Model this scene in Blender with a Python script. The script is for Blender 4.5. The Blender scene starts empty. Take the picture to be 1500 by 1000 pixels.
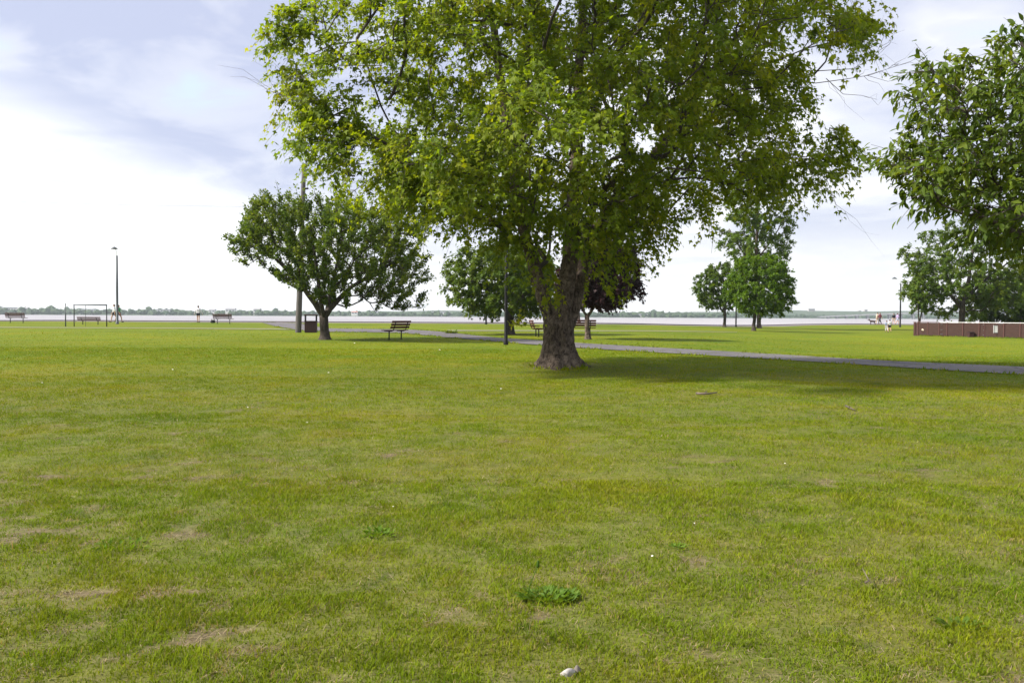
import bpy, math, numpy as np
from mathutils import Matrix, Vector, kdtree
R = math.radians
scene = bpy.context.scene
COL = scene.collection
F = 1345.0            # focal length in pixels of the 1500 px wide picture

# ------------------------------------------------------------------ camera
cam_d = bpy.data.cameras.new('camera'); cam = bpy.data.objects.new('camera', cam_d); COL.objects.link(cam)
cam_d.sensor_width = 36.0; cam_d.lens = 36.0 * F / 1500.0
cam_d.clip_start = 0.05; cam_d.clip_end = 20000
CAMZ = 1.5
CM = Matrix.Translation((0, 0, CAMZ)) @ Matrix.Rotation(R(90 - 1.61), 4, 'X') @ Matrix.Rotation(R(0.30), 4, 'Z')
cam.matrix_world = CM
scene.camera = cam
CR = np.array(CM.to_3x3())

def smooth(a, b, x):
    t = np.clip((np.asarray(x, float) - a) / (b - a), 0, 1)
    return t * t * (3 - 2 * t)

# value noise in the ground plane
_rs = np.random.RandomState(7)
_tab = _rs.rand(256, 256)
def vnoise(x, y):
    x = np.asarray(x, float); y = np.asarray(y, float)
    xi = np.floor(x).astype(int); yi = np.floor(y).astype(int)
    fx = x - xi; fy = y - yi
    fx = fx * fx * (3 - 2 * fx); fy = fy * fy * (3 - 2 * fy)
    g = lambda i, j: _tab[i & 255, j & 255]
    return (g(xi, yi) * (1 - fx) + g(xi + 1, yi) * fx) * (1 - fy) + (g(xi, yi + 1) * (1 - fx) + g(xi + 1, yi + 1) * fx) * fy
def fbm(x, y, o=4):
    s = 0; a = .5; n = 0
    for i in range(o):
        s = s + a * vnoise(x + 17.3 * i, y + 9.1 * i); n += a; a *= .5; x = x * 2.03; y = y * 2.03
    return s / n

def terrain(x, y):
    x = np.asarray(x, float); y = np.asarray(y, float)
    yc = np.minimum(y, 150)
    w = smooth(0.10, 0.35, x / (np.maximum(y, 0) + 10))
    zl = 0.0068 * yc
    zr = 0.0015 * yc + 0.30 * smooth(92, 128, yc)
    z = zl * (1 - w) + zr * w
    z = z + (vnoise(x * .12 + 40, y * .12 + 9) - .5) * .05 * smooth(3, 12, y)
    z = z + 0.10 * np.exp(-((x - 1.25) ** 2 + (y - 24.3) ** 2) / 3.0)
    return z

def ray(px, py):
    d = CR @ np.array([(px - 750) / F, (500 - py) / F, -1.0])
    return d
def P(px, py, Y):
    d = ray(px, py); t = Y / d[1]
    return np.array([0, 0, CAMZ]) + d * t
def G(px, py):
    d = ray(px, py); d = d / d[1]
    f = lambda t: CAMZ + d[2] * t - float(terrain(d[0] * t, t))
    t = 1.0
    while f(t) > 0 and t < 200: t += .25
    a, b = t - .25, t
    for _ in range(30):
        m = (a + b) / 2
        if f(m) > 0: a = m
        else: b = m
    return np.array([d[0] * a, a, float(terrain(d[0] * a, a))])
def ppm(Y): return F / Y

# ------------------------------------------------------------------ mesh helpers
class MB:
    def __init__(s): s.v = []; s.f = []
    def add(s, v, f):
        o = len(s.v); s.v.extend([tuple(map(float, p)) for p in v]); s.f.extend([tuple(i + o for i in q) for q in f]); return s
    def box(s, c, size, rz=0, bev=0.0, rx=0):
        x, y, z = [k / 2 for k in size]
        m = Matrix.Translation(c) @ Matrix.Rotation(rz, 4, 'Z') @ Matrix.Rotation(rx, 4, 'X')
        b = min(bev, x * .9, y * .9, z * .9)
        if b <= 0:
            vs = [(i * x, j * y, k * z) for k in (-1, 1) for j in (-1, 1) for i in (-1, 1)]
            fs = [(0, 2, 3, 1), (4, 5, 7, 6), (0, 1, 5, 4), (2, 6, 7, 3), (0, 4, 6, 2), (1, 3, 7, 5)]
        else:                                   # chamfered box
            vs = []; fs = []
            ring = lambda X, Y, Z: [(-X + b, -Y, Z), (X - b, -Y, Z), (X, -Y + b, Z), (X, Y - b, Z), (X - b, Y, Z), (-X + b, Y, Z), (-X, Y - b, Z), (-X, -Y + b, Z)]
            for (X, Y, Z) in ((x - b, y - b, -z), (x, y, -z + b), (x, y, z - b), (x - b, y - b, z)):
                vs += ring(X, Y, Z)
            for k in range(3):
                for i in range(8):
                    j = (i + 1) % 8; fs.append((k * 8 + i, k * 8 + j, k * 8 + 8 + j, k * 8 + 8 + i))
            fs.append(tuple(range(7, -1, -1))); fs.append(tuple(range(24, 32)))
        return s.add([m @ Vector(p) for p in vs], fs)
    def tube(s, pts, rad, n=8, caps=True):
        pts = [np.array(p, float) for p in pts]
        if not hasattr(rad, '__len__'): rad = [rad] * len(pts)
        vs = []; fs = []
        t0 = pts[1] - pts[0]; t0 = t0 / (np.linalg.norm(t0) + 1e-9)
        u = np.cross(t0, (0, 0, 1.0)) if abs(t0[2]) < .9 else np.cross(t0, (0, 1.0, 0))
        u /= np.linalg.norm(u)
        ang = [2 * math.pi * k / n for k in range(n)]
        for i, p in enumerate(pts):
            a = pts[max(i - 1, 0)]; b = pts[min(i + 1, len(pts) - 1)]
            t = b - a; t = t / (np.linalg.norm(t) + 1e-9)
            u = u - t * np.dot(u, t); u = u / (np.linalg.norm(u) + 1e-9); w = np.cross(t, u)
            for g in ang: vs.append(p + rad[i] * (math.cos(g) * u + math.sin(g) * w))
        for i in range(len(pts) - 1):
            for k in range(n):
                j = (k + 1) % n; fs.append((i * n + k, i * n + j, (i + 1) * n + j, (i + 1) * n + k))
        if caps:
            fs.append(tuple(range(n - 1, -1, -1))); fs.append(tuple(range((len(pts) - 1) * n, len(pts) * n)))
        return s.add(vs, fs)
    def caps(s, a, b, ra, rb, n=10):             # rounded limb
        a = np.array(a, float); b = np.array(b, float); t = b - a; L = np.linalg.norm(t); t = t / L
        pts = []; rr = []
        for g in (0.05, .35, .75): pts.append(a - t * ra * math.cos(g * math.pi / 2)); rr.append(ra * math.sin(g * math.pi / 2))
        pts.append(a); rr.append(ra); pts.append((a + b) / 2); rr.append((ra + rb) / 2); pts.append(b); rr.append(rb)
        for g in (.75, .35, .05): pts.append(b + t * rb * math.cos(g * math.pi / 2)); rr.append(rb * math.sin(g * math.pi / 2))
        return s.tube(pts, rr, n)
    def lathe(s, prof, n=16, c=(0, 0, 0)):
        vs = []; fs = []
        for r, z in prof:
            for k in range(n):
                a = 2 * math.pi * k / n; vs.append((c[0] + r * math.cos(a), c[1] + r * math.sin(a), c[2] + z))
        for i in range(len(prof) - 1):
            for k in range(n):
                j = (k + 1) % n; fs.append((i * n + k, i * n + j, (i + 1) * n + j, (i + 1) * n + k))
        fs.append(tuple(range(n - 1, -1, -1))); fs.append(tuple(range((len(prof) - 1) * n, len(prof) * n)))
        return s.add(vs, fs)

def link(name, me, mat, parent=None, smoothed=False):
    o = bpy.data.objects.new(name, me); COL.objects.link(o)
    if mat: me.materials.append(mat)
    if smoothed: me.polygons.foreach_set('use_smooth', [True] * len(me.polygons))
    if parent: o.parent = parent
    return o
def build(name, mb, mat, parent=None, smoothed=False):
    me = bpy.data.meshes.new(name); me.from_pydata(mb.v, [], mb.f); me.update()
    return link(name, me, mat, parent, smoothed)
def fast_mesh(name, verts, faces):               # faces: (n,k) array, all alike, or list of such arrays
    if not isinstance(faces, list): faces = [faces]
    me = bpy.data.meshes.new(name)
    me.vertices.add(len(verts)); me.vertices.foreach_set('co', np.asarray(verts, np.float32).ravel())
    idx = np.concatenate([f.ravel() for f in faces]).astype(np.int32)
    tot = np.concatenate([np.full(len(f), f.shape[1], np.int32) for f in faces])
    st = np.concatenate([[0], np.cumsum(tot)[:-1]]).astype(np.int32)
    me.loops.add(len(idx)); me.loops.foreach_set('vertex_index', idx)
    me.polygons.add(len(tot)); me.polygons.foreach_set('loop_start', st)
    me.update(calc_edges=True)
    return me
def face_attr(me, name, vals):
    a = me.attributes.new(name, 'FLOAT', 'FACE'); a.data.foreach_set('value', np.asarray(vals, np.float32))
def tag(o, label, cat, group=None, kind=None):
    if label: o['label'] = label
    if cat: o['category'] = cat
    if group: o['group'] = group
    if kind: o['kind'] = kind
    return o
def thing(name, label, cat, loc=(0, 0, 0), rz=0, group=None):
    o = bpy.data.objects.new(name, None); COL.objects.link(o); o.empty_display_size = .2
    o.location = loc; o.rotation_euler = (0, 0, rz); return tag(o, label, cat, group)
def dup(root, label, loc, rz=0, scale=None):
    c = root.copy(); COL.objects.link(c); c.location = loc; c.rotation_euler = (0, 0, rz); c['label'] = label
    if scale: c.scale = scale
    for ch in list(root.children):
        d = ch.copy(); COL.objects.link(d); d.parent = c
        for g in list(ch.children):
            e = g.copy(); COL.objects.link(e); e.parent = d
    return c
def remesh(mb, voxel, smooth_it=2):
    me = bpy.data.meshes.new('tmp'); me.from_pydata(mb.v, [], mb.f); me.update()
    o = bpy.data.objects.new('tmp', me); COL.objects.link(o)
    m = o.modifiers.new('r', 'REMESH'); m.mode = 'VOXEL'; m.voxel_size = voxel
    if smooth_it:
        k = o.modifiers.new('s', 'SMOOTH'); k.iterations = smooth_it; k.factor = .5
    dg = bpy.context.evaluated_depsgraph_get(); dg.update()
    out = bpy.data.meshes.new_from_object(o.evaluated_get(dg))
    bpy.data.objects.remove(o); bpy.data.meshes.remove(me)
    return out

# ------------------------------------------------------------------ materials
def newmat(name):
    m = bpy.data.materials.new(name); m.use_nodes = True
    nt = m.node_tree; nt.nodes.clear()
    out = nt.nodes.new('ShaderNodeOutputMaterial')
    return m, nt, out
def N(nt, t, **kw):
    n = nt.nodes.new(t)
    for k, v in kw.items():
        if k in n.inputs: n.inputs[k].default_value = v
        else: setattr(n, k, v)
    return n
def ramp(nt, fac, stops):
    r = nt.nodes.new('ShaderNodeValToRGB'); e = r.color_ramp.elements
    while len(e) < len(stops): e.new(.5)
    for k, (p, c) in zip(e, stops): k.position = p; k.color = (*c, 1)
    nt.links.new(fac, r.inputs[0]); return r.outputs[0]
def mixc(nt, fac, a, b, mode='MIX'):
    m = nt.nodes.new('ShaderNodeMix'); m.data_type = 'RGBA'; m.blend_type = mode
    for s, v in ((0, fac), (6, a), (7, b)):
        if hasattr(v, 'is_linked'): nt.links.new(v, m.inputs[s])
        elif isinstance(v, (int, float)): m.inputs[s].default_value = v
        else: m.inputs[s].default_value = (*v, 1)
    return m.outputs[2]
def noise(nt, scale, detail=4, rough=.55, vec=None, dist=0):
    n = N(nt, 'ShaderNodeTexNoise'); n.inputs['Scale'].default_value = scale; n.inputs['Detail'].default_value = detail
    n.inputs['Roughness'].default_value = rough; n.inputs['Distortion'].default_value = dist
    if vec is not None: nt.links.new(vec, n.inputs['Vector'])
    return n.outputs['Fac']
def objco(nt, scale=None):
    tc = nt.nodes.new('ShaderNodeTexCoord')
    if scale is None: return tc.outputs['Object']
    mp = nt.nodes.new('ShaderNodeMapping'); mp.inputs['Scale'].default_value = scale
    nt.links.new(tc.outputs['Object'], mp.inputs['Vector']); return mp.outputs[0]
def bump(nt, h, strength=.5, dist=.02):
    b = nt.nodes.new('ShaderNodeBump'); b.inputs['Strength'].default_value = strength; b.inputs['Distance'].default_value = dist
    nt.links.new(h, b.inputs['Height']); return b.outputs[0]
def principled(nt, out, color, rough=.7, normal=None, metal=0, spec=.5):
    b = nt.nodes.new('ShaderNodeBsdfPrincipled')
    if hasattr(color, 'is_linked'): nt.links.new(color, b.inputs['Base Color'])
    else: b.inputs['Base Color'].default_value = (*color, 1)
    b.inputs['Roughness'].default_value = rough; b.inputs['Metallic'].default_value = metal
    b.inputs['Specular IOR Level'].default_value = spec
    if normal is not None: nt.links.new(normal, b.inputs['Normal'])
    if out: nt.links.new(b.outputs[0], out.inputs[0])
    return b
def surf(name, a, b, scale=6, rough=.7, stretch=None, bmp=.3, bd=.01, metal=0, spec=.4):
    m, nt, out = newmat(name); co = objco(nt, stretch)
    n = noise(nt, scale, 6, .6, co)
    c = ramp(nt, n, [(.3, a), (.7, b)])
    principled(nt, out, c, rough, bump(nt, n, bmp, bd), metal, spec); return m
def attr(nt, name):
    a = nt.nodes.new('ShaderNodeAttribute'); a.attribute_name = name; return a.outputs['Fac']

def leafmat(name, dark, mid, light, trans=.4, tcol=None, rough=.6):
    m, nt, out = newmat(name)
    t = attr(nt, 'tint')
    c = ramp(nt, t, [(0, dark), (.5, mid), (1, light)])
    b = principled(nt, None, c, rough, spec=.16)
    tr = nt.nodes.new('ShaderNodeBsdfTranslucent')
    tc = mixc(nt, 1.0, c, tcol or (1.7, 1.5, .5), 'MULTIPLY')
    nt.links.new(tc, tr.inputs[0])
    mx = nt.nodes.new('ShaderNodeMixShader'); mx.inputs[0].default_value = trans
    nt.links.new(b.outputs[0], mx.inputs[1]); nt.links.new(tr.outputs[0], mx.inputs[2]); nt.links.new(mx.outputs[0], out.inputs[0])
    return m

def grasscol(nt):
    """lawn colour from world position: the same for the soil sheet and the blades"""
    geo = nt.nodes.new('ShaderNodeNewGeometry'); p = geo.outputs['Position']
    big = noise(nt, .16, 4, .6, p, .5); midn = noise(nt, .75, 5, .65, p, .3); fine = noise(nt, 6, 4, .7, p)
    c = ramp(nt, big, [(.30, (.084, .145, .007)), (.5, (.124, .168, .007)), (.70, (.178, .178, .007))])
    c2 = ramp(nt, midn, [(.3, (.078, .140, .007)), (.5, (.126, .168, .007)), (.72, (.192, .175, .008))])
    c = mixc(nt, .5, c, c2)
    v = ramp(nt, fine, [(.3, (.78, .8, .78)), (.7, (1.2, 1.18, 1.15))])
    wide = noise(nt, .055, 5, .6, p, .4); c = mixc(nt, 1, c, ramp(nt, wide, [(.34, (.80, .86, .9)), (.66, (1.20, 1.13, 1.0))]), 'MULTIPLY')
    spot = noise(nt, 1.9, 5, .7, p, .8)
    c = mixc(nt, ramp(nt, spot, [(.58, (0, 0, 0)), (.70, (.75, .75, .75))]), c, (.055, .105, .010))
    return mixc(nt, 1, c, v, 'MULTIPLY'), p

M = {}
def lawn_mat():
    m, nt, out = newmat('lawn_soil')
    c, p = grasscol(nt)
    soiln = noise(nt, 9, 6, .7, p)
    soil = ramp(nt, soiln, [(.3, (.045, .031, .025)), (.5, (.115, .082, .060)), (.72, (.20, .155, .11))])
    b = attr(nt, 'bare')
    thatch = ramp(nt, noise(nt, 30, 4, .7, p), [(.3, (.52, .52, .42)), (.7, (1.0, .98, .82))])
    c = mixc(nt, 1, c, thatch, 'MULTIPLY')
    near = attr(nt, 'near')
    c = mixc(nt, near, c, mixc(nt, .35, c, soil))
    c = mixc(nt, b, c, soil)
    h = noise(nt, 22, 6, .7, p)
    principled(nt, out, c, .95, bump(nt, h, .6, .03), spec=.1); return m
M['lawn'] = lawn_mat()
def blade_mat():
    m, nt, out = newmat('grass_blade')
    c, p = grasscol(nt)
    t = attr(nt, 'tint')
    v = ramp(nt, t, [(0, (.80, .94, .8)), (.45, (1.14, 1.18, 1.0)), (.8, (1.42, 1.34, 1.1)), (1, (1.7, 1.42, 1.8))])
    c = mixc(nt, 1, c, v, 'MULTIPLY')
    dry = attr(nt, 'dry')
    c = mixc(nt, dry, c, (.27, .205, .085))
    b = principled(nt, None, c, .7, spec=.04)
    tr = nt.nodes.new('ShaderNodeBsdfTranslucent'); nt.links.new(mixc(nt, 1, c, (1.4, 1.3, .7), 'MULTIPLY'), tr.inputs[0])
    mx = nt.nodes.new('ShaderNodeMixShader'); mx.inputs[0].default_value = .35
    nt.links.new(b.outputs[0], mx.inputs[1]); nt.links.new(tr.outputs[0], mx.inputs[2]); nt.links.new(mx.outputs[0], out.inputs[0])
    return m
M['blade'] = blade_mat()
def asphalt():
    m, nt, out = newmat('path_asphalt'); co = objco(nt)
    c = ramp(nt, noise(nt, 14, 6, .65, co), [(.3, (.088, .083, .089)), (.7, (.132, .125, .132))])
    c = mixc(nt, 1, c, ramp(nt, noise(nt, .45, 4, .6, co, .6), [(.3, (.78, .78, .8)), (.7, (1.18, 1.16, 1.14))]), 'MULTIPLY')
    v = nt.nodes.new('ShaderNodeTexVoronoi'); v.feature = 'DISTANCE_TO_EDGE'; v.inputs['Scale'].default_value = .42
    wv = nt.nodes.new('ShaderNodeVectorMath'); wv.operation = 'ADD'; nt.links.new(co, wv.inputs[0])
    nz = nt.nodes.new('ShaderNodeTexNoise'); nz.inputs['Scale'].default_value = 1.3; nz.inputs['Detail'].default_value = 5; nt.links.new(co, nz.inputs['Vector']); nt.links.new(nz.outputs['Color'], wv.inputs[1]); nt.links.new(wv.outputs[0], v.inputs['Vector'])
    c = mixc(nt, ramp(nt, v.outputs['Distance'], [(.004, (.8, .8, .8)), (.022, (0, 0, 0))]), c, (.03, .03, .028))
    principled(nt, out, c, .92, bump(nt, noise(nt, 60, 3, .6, co), .4, .01), spec=.15); return m
M['asphalt'] = asphalt()
M['concrete'] = surf('pale_concrete', (.10, .11, .045), (.15, .15, .08), 8, .9)
M['promenade'] = surf('promenade_paving', (.11, .095, .10), (.16, .14, .145), 2, .9)
def water_mat():
    m, nt, out = newmat('bay_water')
    co = objco(nt, (.5, 1.4, 1))
    h = noise(nt, 1.2, 5, .6, co)
    c = ramp(nt, noise(nt, .02, 4, .6, objco(nt, (.25, 2.2, 1))), [(.38, (.19, .185, .205)), (.62, (.32, .305, .32))])
    principled(nt, out, c, .5, bump(nt, h, .7, .12), 0, .35); return m
M['water'] = water_mat()
def bark(name, a, b, stretch=(9, 9, 2.2), bd=.03, st=.9):
    m, nt, out = newmat(name); co = objco(nt, stretch)
    n = noise(nt, 1.9, 8, .70, co, .7); big = noise(nt, 1.6, 4, .6, objco(nt))
    c = ramp(nt, n, [(.37, a), (.64, b)])
    c = mixc(nt, 1, c, ramp(nt, big, [(.3, (.62, .60, .58)), (.7, (1.28, 1.27, 1.25))]), 'MULTIPLY')
    principled(nt, out, c, .95, bump(nt, n, st, bd), spec=.15); return m
M['bark'] = bark('maple_bark', (.028, .021, .017), (.165, .132, .108), (6.5, 6.5, 4.2), .05, 1.0)
M['bark2'] = bark('grey_bark', (.028, .024, .021), (.095, .081, .070))
M['twig'] = surf('twig_bark', (.03, .024, .02), (.06, .048, .04), 5, .9)
M['paletwig'] = surf('dead_twig', (.10, .085, .075), (.17, .145, .13), 5, .9)
M['maple'] = leafmat('maple_leaf', (.074, .124, .009), (.134, .188, .010), (.215, .232, .012), .52, (1.78, 1.66, .42))
M['cherry'] = leafmat('cherry_leaf', (.042, .078, .009), (.072, .114, .011), (.12, .156, .014), .42)
M['spread'] = leafmat('spreading_tree_leaf', (.044, .088, .010), (.080, .130, .012), (.14, .176, .014), .42)
M['round'] = leafmat('round_tree_leaf', (.044, .088, .010), (.074, .124, .012), (.12, .162, .014), .42)
M['bright'] = leafmat('bright_tree_leaf', (.048, .105, .006), (.080, .150, .007), (.12, .19, .009), .42)
M['loose'] = leafmat('loose_tree_leaf', (.052, .100, .012), (.085, .142, .014), (.13, .175, .018), .42)
M['dark'] = leafmat('dark_tree_leaf', (.040, .082, .010), (.068, .116, .012), (.10, .148, .015), .4)
M['purple'] = leafmat('purple_leaf', (.015, .008, .009), (.026, .012, .014), (.044, .019, .020), .25, (1.6, .8, .8))
M['weed'] = leafmat('weed_leaf', (.05, .105, .010), (.075, .14, .012), (.115, .18, .018), .35)
M['brownwood'] = surf('bench_wood', (.058, .012, .011), (.098, .022, .019), 9, .6, (1, 8, 8))
M['blackmetal'] = surf('black_metal', (.006, .006, .007), (.014, .014, .015), 20, .7, bmp=.1, metal=0, spec=.15)
M['greymetal'] = surf('grey_galvanised', (.05, .06, .066), (.09, .10, .11), 14, .6, bmp=.1, metal=.3)
M['polewood'] = surf('pole_wood', (.060, .055, .054), (.115, .104, .10), 4, .9, (8, 8, .6))
M['canbrown'] = surf('bin_panel', (.024, .008, .009), (.045, .016, .017), 8, .7, (8, 8, 1))
def boards(name, a, b):
    m, nt, out = newmat(name)
    co = objco(nt); sx = nt.nodes.new('ShaderNodeSeparateXYZ'); nt.links.new(co, sx.inputs[0])
    mu = N(nt, 'ShaderNodeMath', operation='MULTIPLY'); nt.links.new(sx.outputs[2], mu.inputs[0]); mu.inputs[1].default_value = 1 / .145
    fr = N(nt, 'ShaderNodeMath', operation='FRACT'); nt.links.new(mu.outputs[0], fr.inputs[0])
    groove = ramp(nt, fr.outputs[0], [(0, (.35, .35, .35)), (.10, (1, 1, 1))])
    n = noise(nt, 3, 6, .6, objco(nt, (1, 1, 7)))
    c = mixc(nt, 1, ramp(nt, n, [(.3, a), (.7, b)]), groove, 'MULTIPLY')
    principled(nt, out, c, .85, bump(nt, n, .3, .01), spec=.2); return m
M['fence'] = boards('fence_boards', (.034, .0185, .016), (.056, .031, .0255))
M['fencepost'] = surf('fence_post', (.065, .028, .026), (.11, .048, .042), 8, .85, (6, 6, 1))
M['white'] = surf('white_paint', (.70, .70, .71), (.82, .82, .82), 5, .5, bmp=.05)
M['glass'] = surf('lamp_glass', (.68, .69, .70), (.78, .79, .80), 4, .3, bmp=.02)
M['litter'] = surf('shell_white', (.55, .53, .50), (.78, .77, .74), 22, .6, bmp=.4)
M['shell'] = surf('shell_grey', (.16, .15, .15), (.40, .38, .36), 40, .45, bmp=.3)
M['stickm'] = surf('fallen_stick_bark', (.05, .038, .03), (.14, .11, .09), 9, .9)
def flat(name, c, k=.8, scale=14): return surf(name, tuple(v * k for v in c), c, scale, .85, bmp=.15)
M['skin'] = flat('skin', (.46, .28, .20)); M['skin2'] = flat('tan_skin', (.36, .21, .145))
M['c_pale'] = flat('pale_hoodie', (.62, .60, .66)); M['c_white'] = flat('white_shirt', (.75, .75, .78))
M['c_green'] = flat('green_shirt', (.05, .22, .10)); M['c_dark'] = flat('dark_cloth', (.022, .022, .03))
M['c_red'] = flat('dark_red_cloth', (.12, .02, .022)); M['c_cream'] = flat('cream_cloth', (.70, .58, .44))
M['c_maroon'] = flat('maroon_shirt', (.09, .02, .03)); M['c_lav'] = flat('lavender_shirt', (.34, .27, .44))
M['c_blue'] = flat('blue_grey_cloth', (.30, .34, .46)); M['hairbrown'] = flat('brown_hair', (.07, .042, .025)); M['hairdark'] = flat('dark_hair', (.02, .015, .012))
M['dog'] = flat('dog_coat', (.045, .022, .018), .6, 20)
M['farwood'] = surf('far_wood', (.016, .040, .018), (.055, .088, .036), .09, .95, bmp=0)
M['hill'] = surf('far_hill', (.020, .045, .020), (.055, .08, .036), .02, .95, bmp=0)
M['farwall'] = surf('far_white_wall', (.62, .62, .62), (.76, .75, .74), .3, .8, bmp=0)
M['farroof'] = surf('far_grey_roof', (.20, .20, .22), (.30, .29, .30), .3, .8, bmp=0)
M['redroof'] = surf('far_red_roof', (.30, .12, .09), (.40, .17, .13), .3, .8, bmp=0)
M['farpane'] = surf('far_window', (.06, .07, .09), (.10, .11, .13), .3, .3, bmp=0)
M['fartower'] = surf('far_tower_wall', (.30, .28, .28), (.42, .39, .38), .2, .8, bmp=0)
M['bridge'] = surf('bridge_concrete', (.12, .125, .14), (.19, .195, .21), .2, .9, bmp=0)

# ------------------------------------------------------------------ ground
def yedge(x): return 95 + 32 * smooth(15, 52, x) - 6 * smooth(-48, -60, x)
def ground():
    us = np.linspace(-1.35, 1.35, 440)
    ys = list(np.arange(-16, 2, 1.0)); y = 2.0
    while y < 110: ys.append(y); y += max(.09, .011 * y)
    ys.append(110.0); ys = np.array(ys)
    U, Y = np.meshgrid(us, ys)
    X = U * (np.abs(Y) + 12)
    Yp = Y + (yedge(X) - 110) * smooth(55, 110, Y)
    Z = terrain(X, Yp) + (fbm(X * 2.2, Yp * 2.2, 3) - .5) * .05 * (1 - smooth(8, 25, Yp))
    V = np.stack([X, Yp, Z], -1).reshape(-1, 3)
    nr, nc = U.shape
    i = np.arange(nr * nc).reshape(nr, nc)
    f = np.stack([i[:-1, :-1], i[:-1, 1:], i[1:, 1:], i[1:, :-1]], -1).reshape(-1, 4)
    me = fast_mesh('lawn', V, f)
    a = me.attributes.new('bare', 'FLOAT', 'POINT'); a.data.foreach_set('value', bare(V[:, 0], V[:, 1]).astype(np.float32))
    a = me.attributes.new('near', 'FLOAT', 'POINT'); a.data.foreach_set('value', (1 - smooth(12, 30, V[:, 1])).astype(np.float32))
    o = link('lawn', me, M['lawn'], smoothed=True); o['kind'] = 'structure'
def bare(x, y):
    n = fbm(x * 1.5 + 3, y * 1.5 + 11, 4); n2 = fbm(x * 7.5 + 50, y * 7.5, 3)
    lim = .660 - .02 * smooth(0, -2.5, x) + .10 * smooth(6, 14, y) + .2 * smooth(14, 40, y)
    b = smooth(lim - .06, lim + .10, n * .5 + n2 * .5 + .02)
    root = np.exp(-(((x - 1.25) / .95) ** 2 + ((y - 24.0) / .9) ** 2) * 1.2)
    return np.clip(np.maximum(b * .78, root), 0, 1)
def gheight(x, y): return terrain(x, y) + (fbm(x * 2.2, y * 2.2, 3) - .5) * .05 * (1 - smooth(8, 25, y))
ground()

def strip(name, top, bot, mat, lift, kind='structure', n=140, wob=.06):
    """paved strip between two edges given where they run in the place (read from the photograph, laid on the terrain)"""
    rs = np.random.RandomState(3)
    def edge(pts):
        w = np.array([G(*p)[:2] for p in pts]); s = np.linspace(0, 1, n)
        L = np.concatenate([[0], np.cumsum(np.linalg.norm(np.diff(w, axis=0), axis=1))]); L /= L[-1]
        e = np.stack([np.interp(s, L, w[:, 0]), np.interp(s, L, w[:, 1])], -1)
        for _ in range(6): e[1:-1] = (e[:-2] + 2 * e[1:-1] + e[2:]) / 4
        return e + (rs.rand(n, 2) - .5) * wob
    A, B = edge(top), edge(bot); k = 6
    V = []; 
    for j in range(k + 1):
        t = j / k; Q = A * (1 - t) + B * t
        V.append(np.stack([Q[:, 0], Q[:, 1], terrain(Q[:, 0], Q[:, 1]) + lift], -1))
    V = np.stack(V, 1).reshape(-1, 3); i = np.arange(n * (k + 1)).reshape(n, k + 1)
    f = np.stack([i[:-1, :-1], i[1:, :-1], i[1:, 1:], i[:-1, 1:]], -1).reshape(-1, 4)
    o = link(name, fast_mesh(name, V, f), M[mat], smoothed=True); o['kind'] = kind; return A, B
PATH = strip('path', [(383, 472.2), (440, 473.6), (476, 481.2), (540, 482), (600, 482.8), (640, 485.5), (742, 496), (843, 502.5), (960, 509.6), (1160, 520.5), (1260, 527), (1500, 538), (1640, 544)],
             [(405, 478.5), (432, 483.8), (480, 486.3), (560, 487), (600, 488.6), (640, 493), (742, 502), (843, 510), (960, 516.6), (1160, 528.5), (1260, 534.5), (1500, 549.5), (1640, 557)], 'asphalt', .024, wob=.03)
strip('walkway', [(-60, 478.6), (0, 478.9), (200, 480), (405, 481.4), (428, 481.9)], [(-60, 480.0), (0, 480.3), (200, 481.2), (405, 482.9), (428, 483.4)], 'concrete', .022)
strip('side_path', [(655, 483.4), (750, 483.6), (900, 484.2), (1000, 484.9), (1080, 486.3)], [(655, 485.2), (750, 485.2), (900, 485.6), (1000, 486.1), (1080, 487.0)], 'concrete', .022)
def promenade():
    xs = np.linspace(-170, 170, 160); V = []; f = []
    for k, x in enumerate(xs):
        e = float(yedge(x)); z = float(terrain(x, e)) - .012
        for (dy, dz) in ((-.6, 0), (6.5, .02), (6.5, .12), (7.0, .12), (7.0, -2.6)): V.append((x, e + dy, z + dz))
    for k in range(len(xs) - 1):
        for j in range(4): f.append((k * 5 + j, k * 5 + 5 + j, k * 5 + 6 + j, k * 5 + 1 + j))
    mb = MB(); mb.v = V; mb.f = f
    build('promenade', mb, M['promenade'])['kind'] = 'structure'
promenade()
def water():
    mb = MB(); WZ = -.8; xs = [-2700, -600, -170, 0, 170, 600, 2700]; ys = [96, 140, 300, 900, 2700]
    for y in ys:
        for x in xs: mb.v.append((x, y, WZ))
    n = len(xs)
    for j in range(len(ys) - 1):
        for i in range(n - 1): mb.f.append((j * n + i, j * n + i + 1, (j + 1) * n + i + 1, (j + 1) * n + i))
    build('water', mb, M['water'])['kind'] = 'structure'
water()

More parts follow.
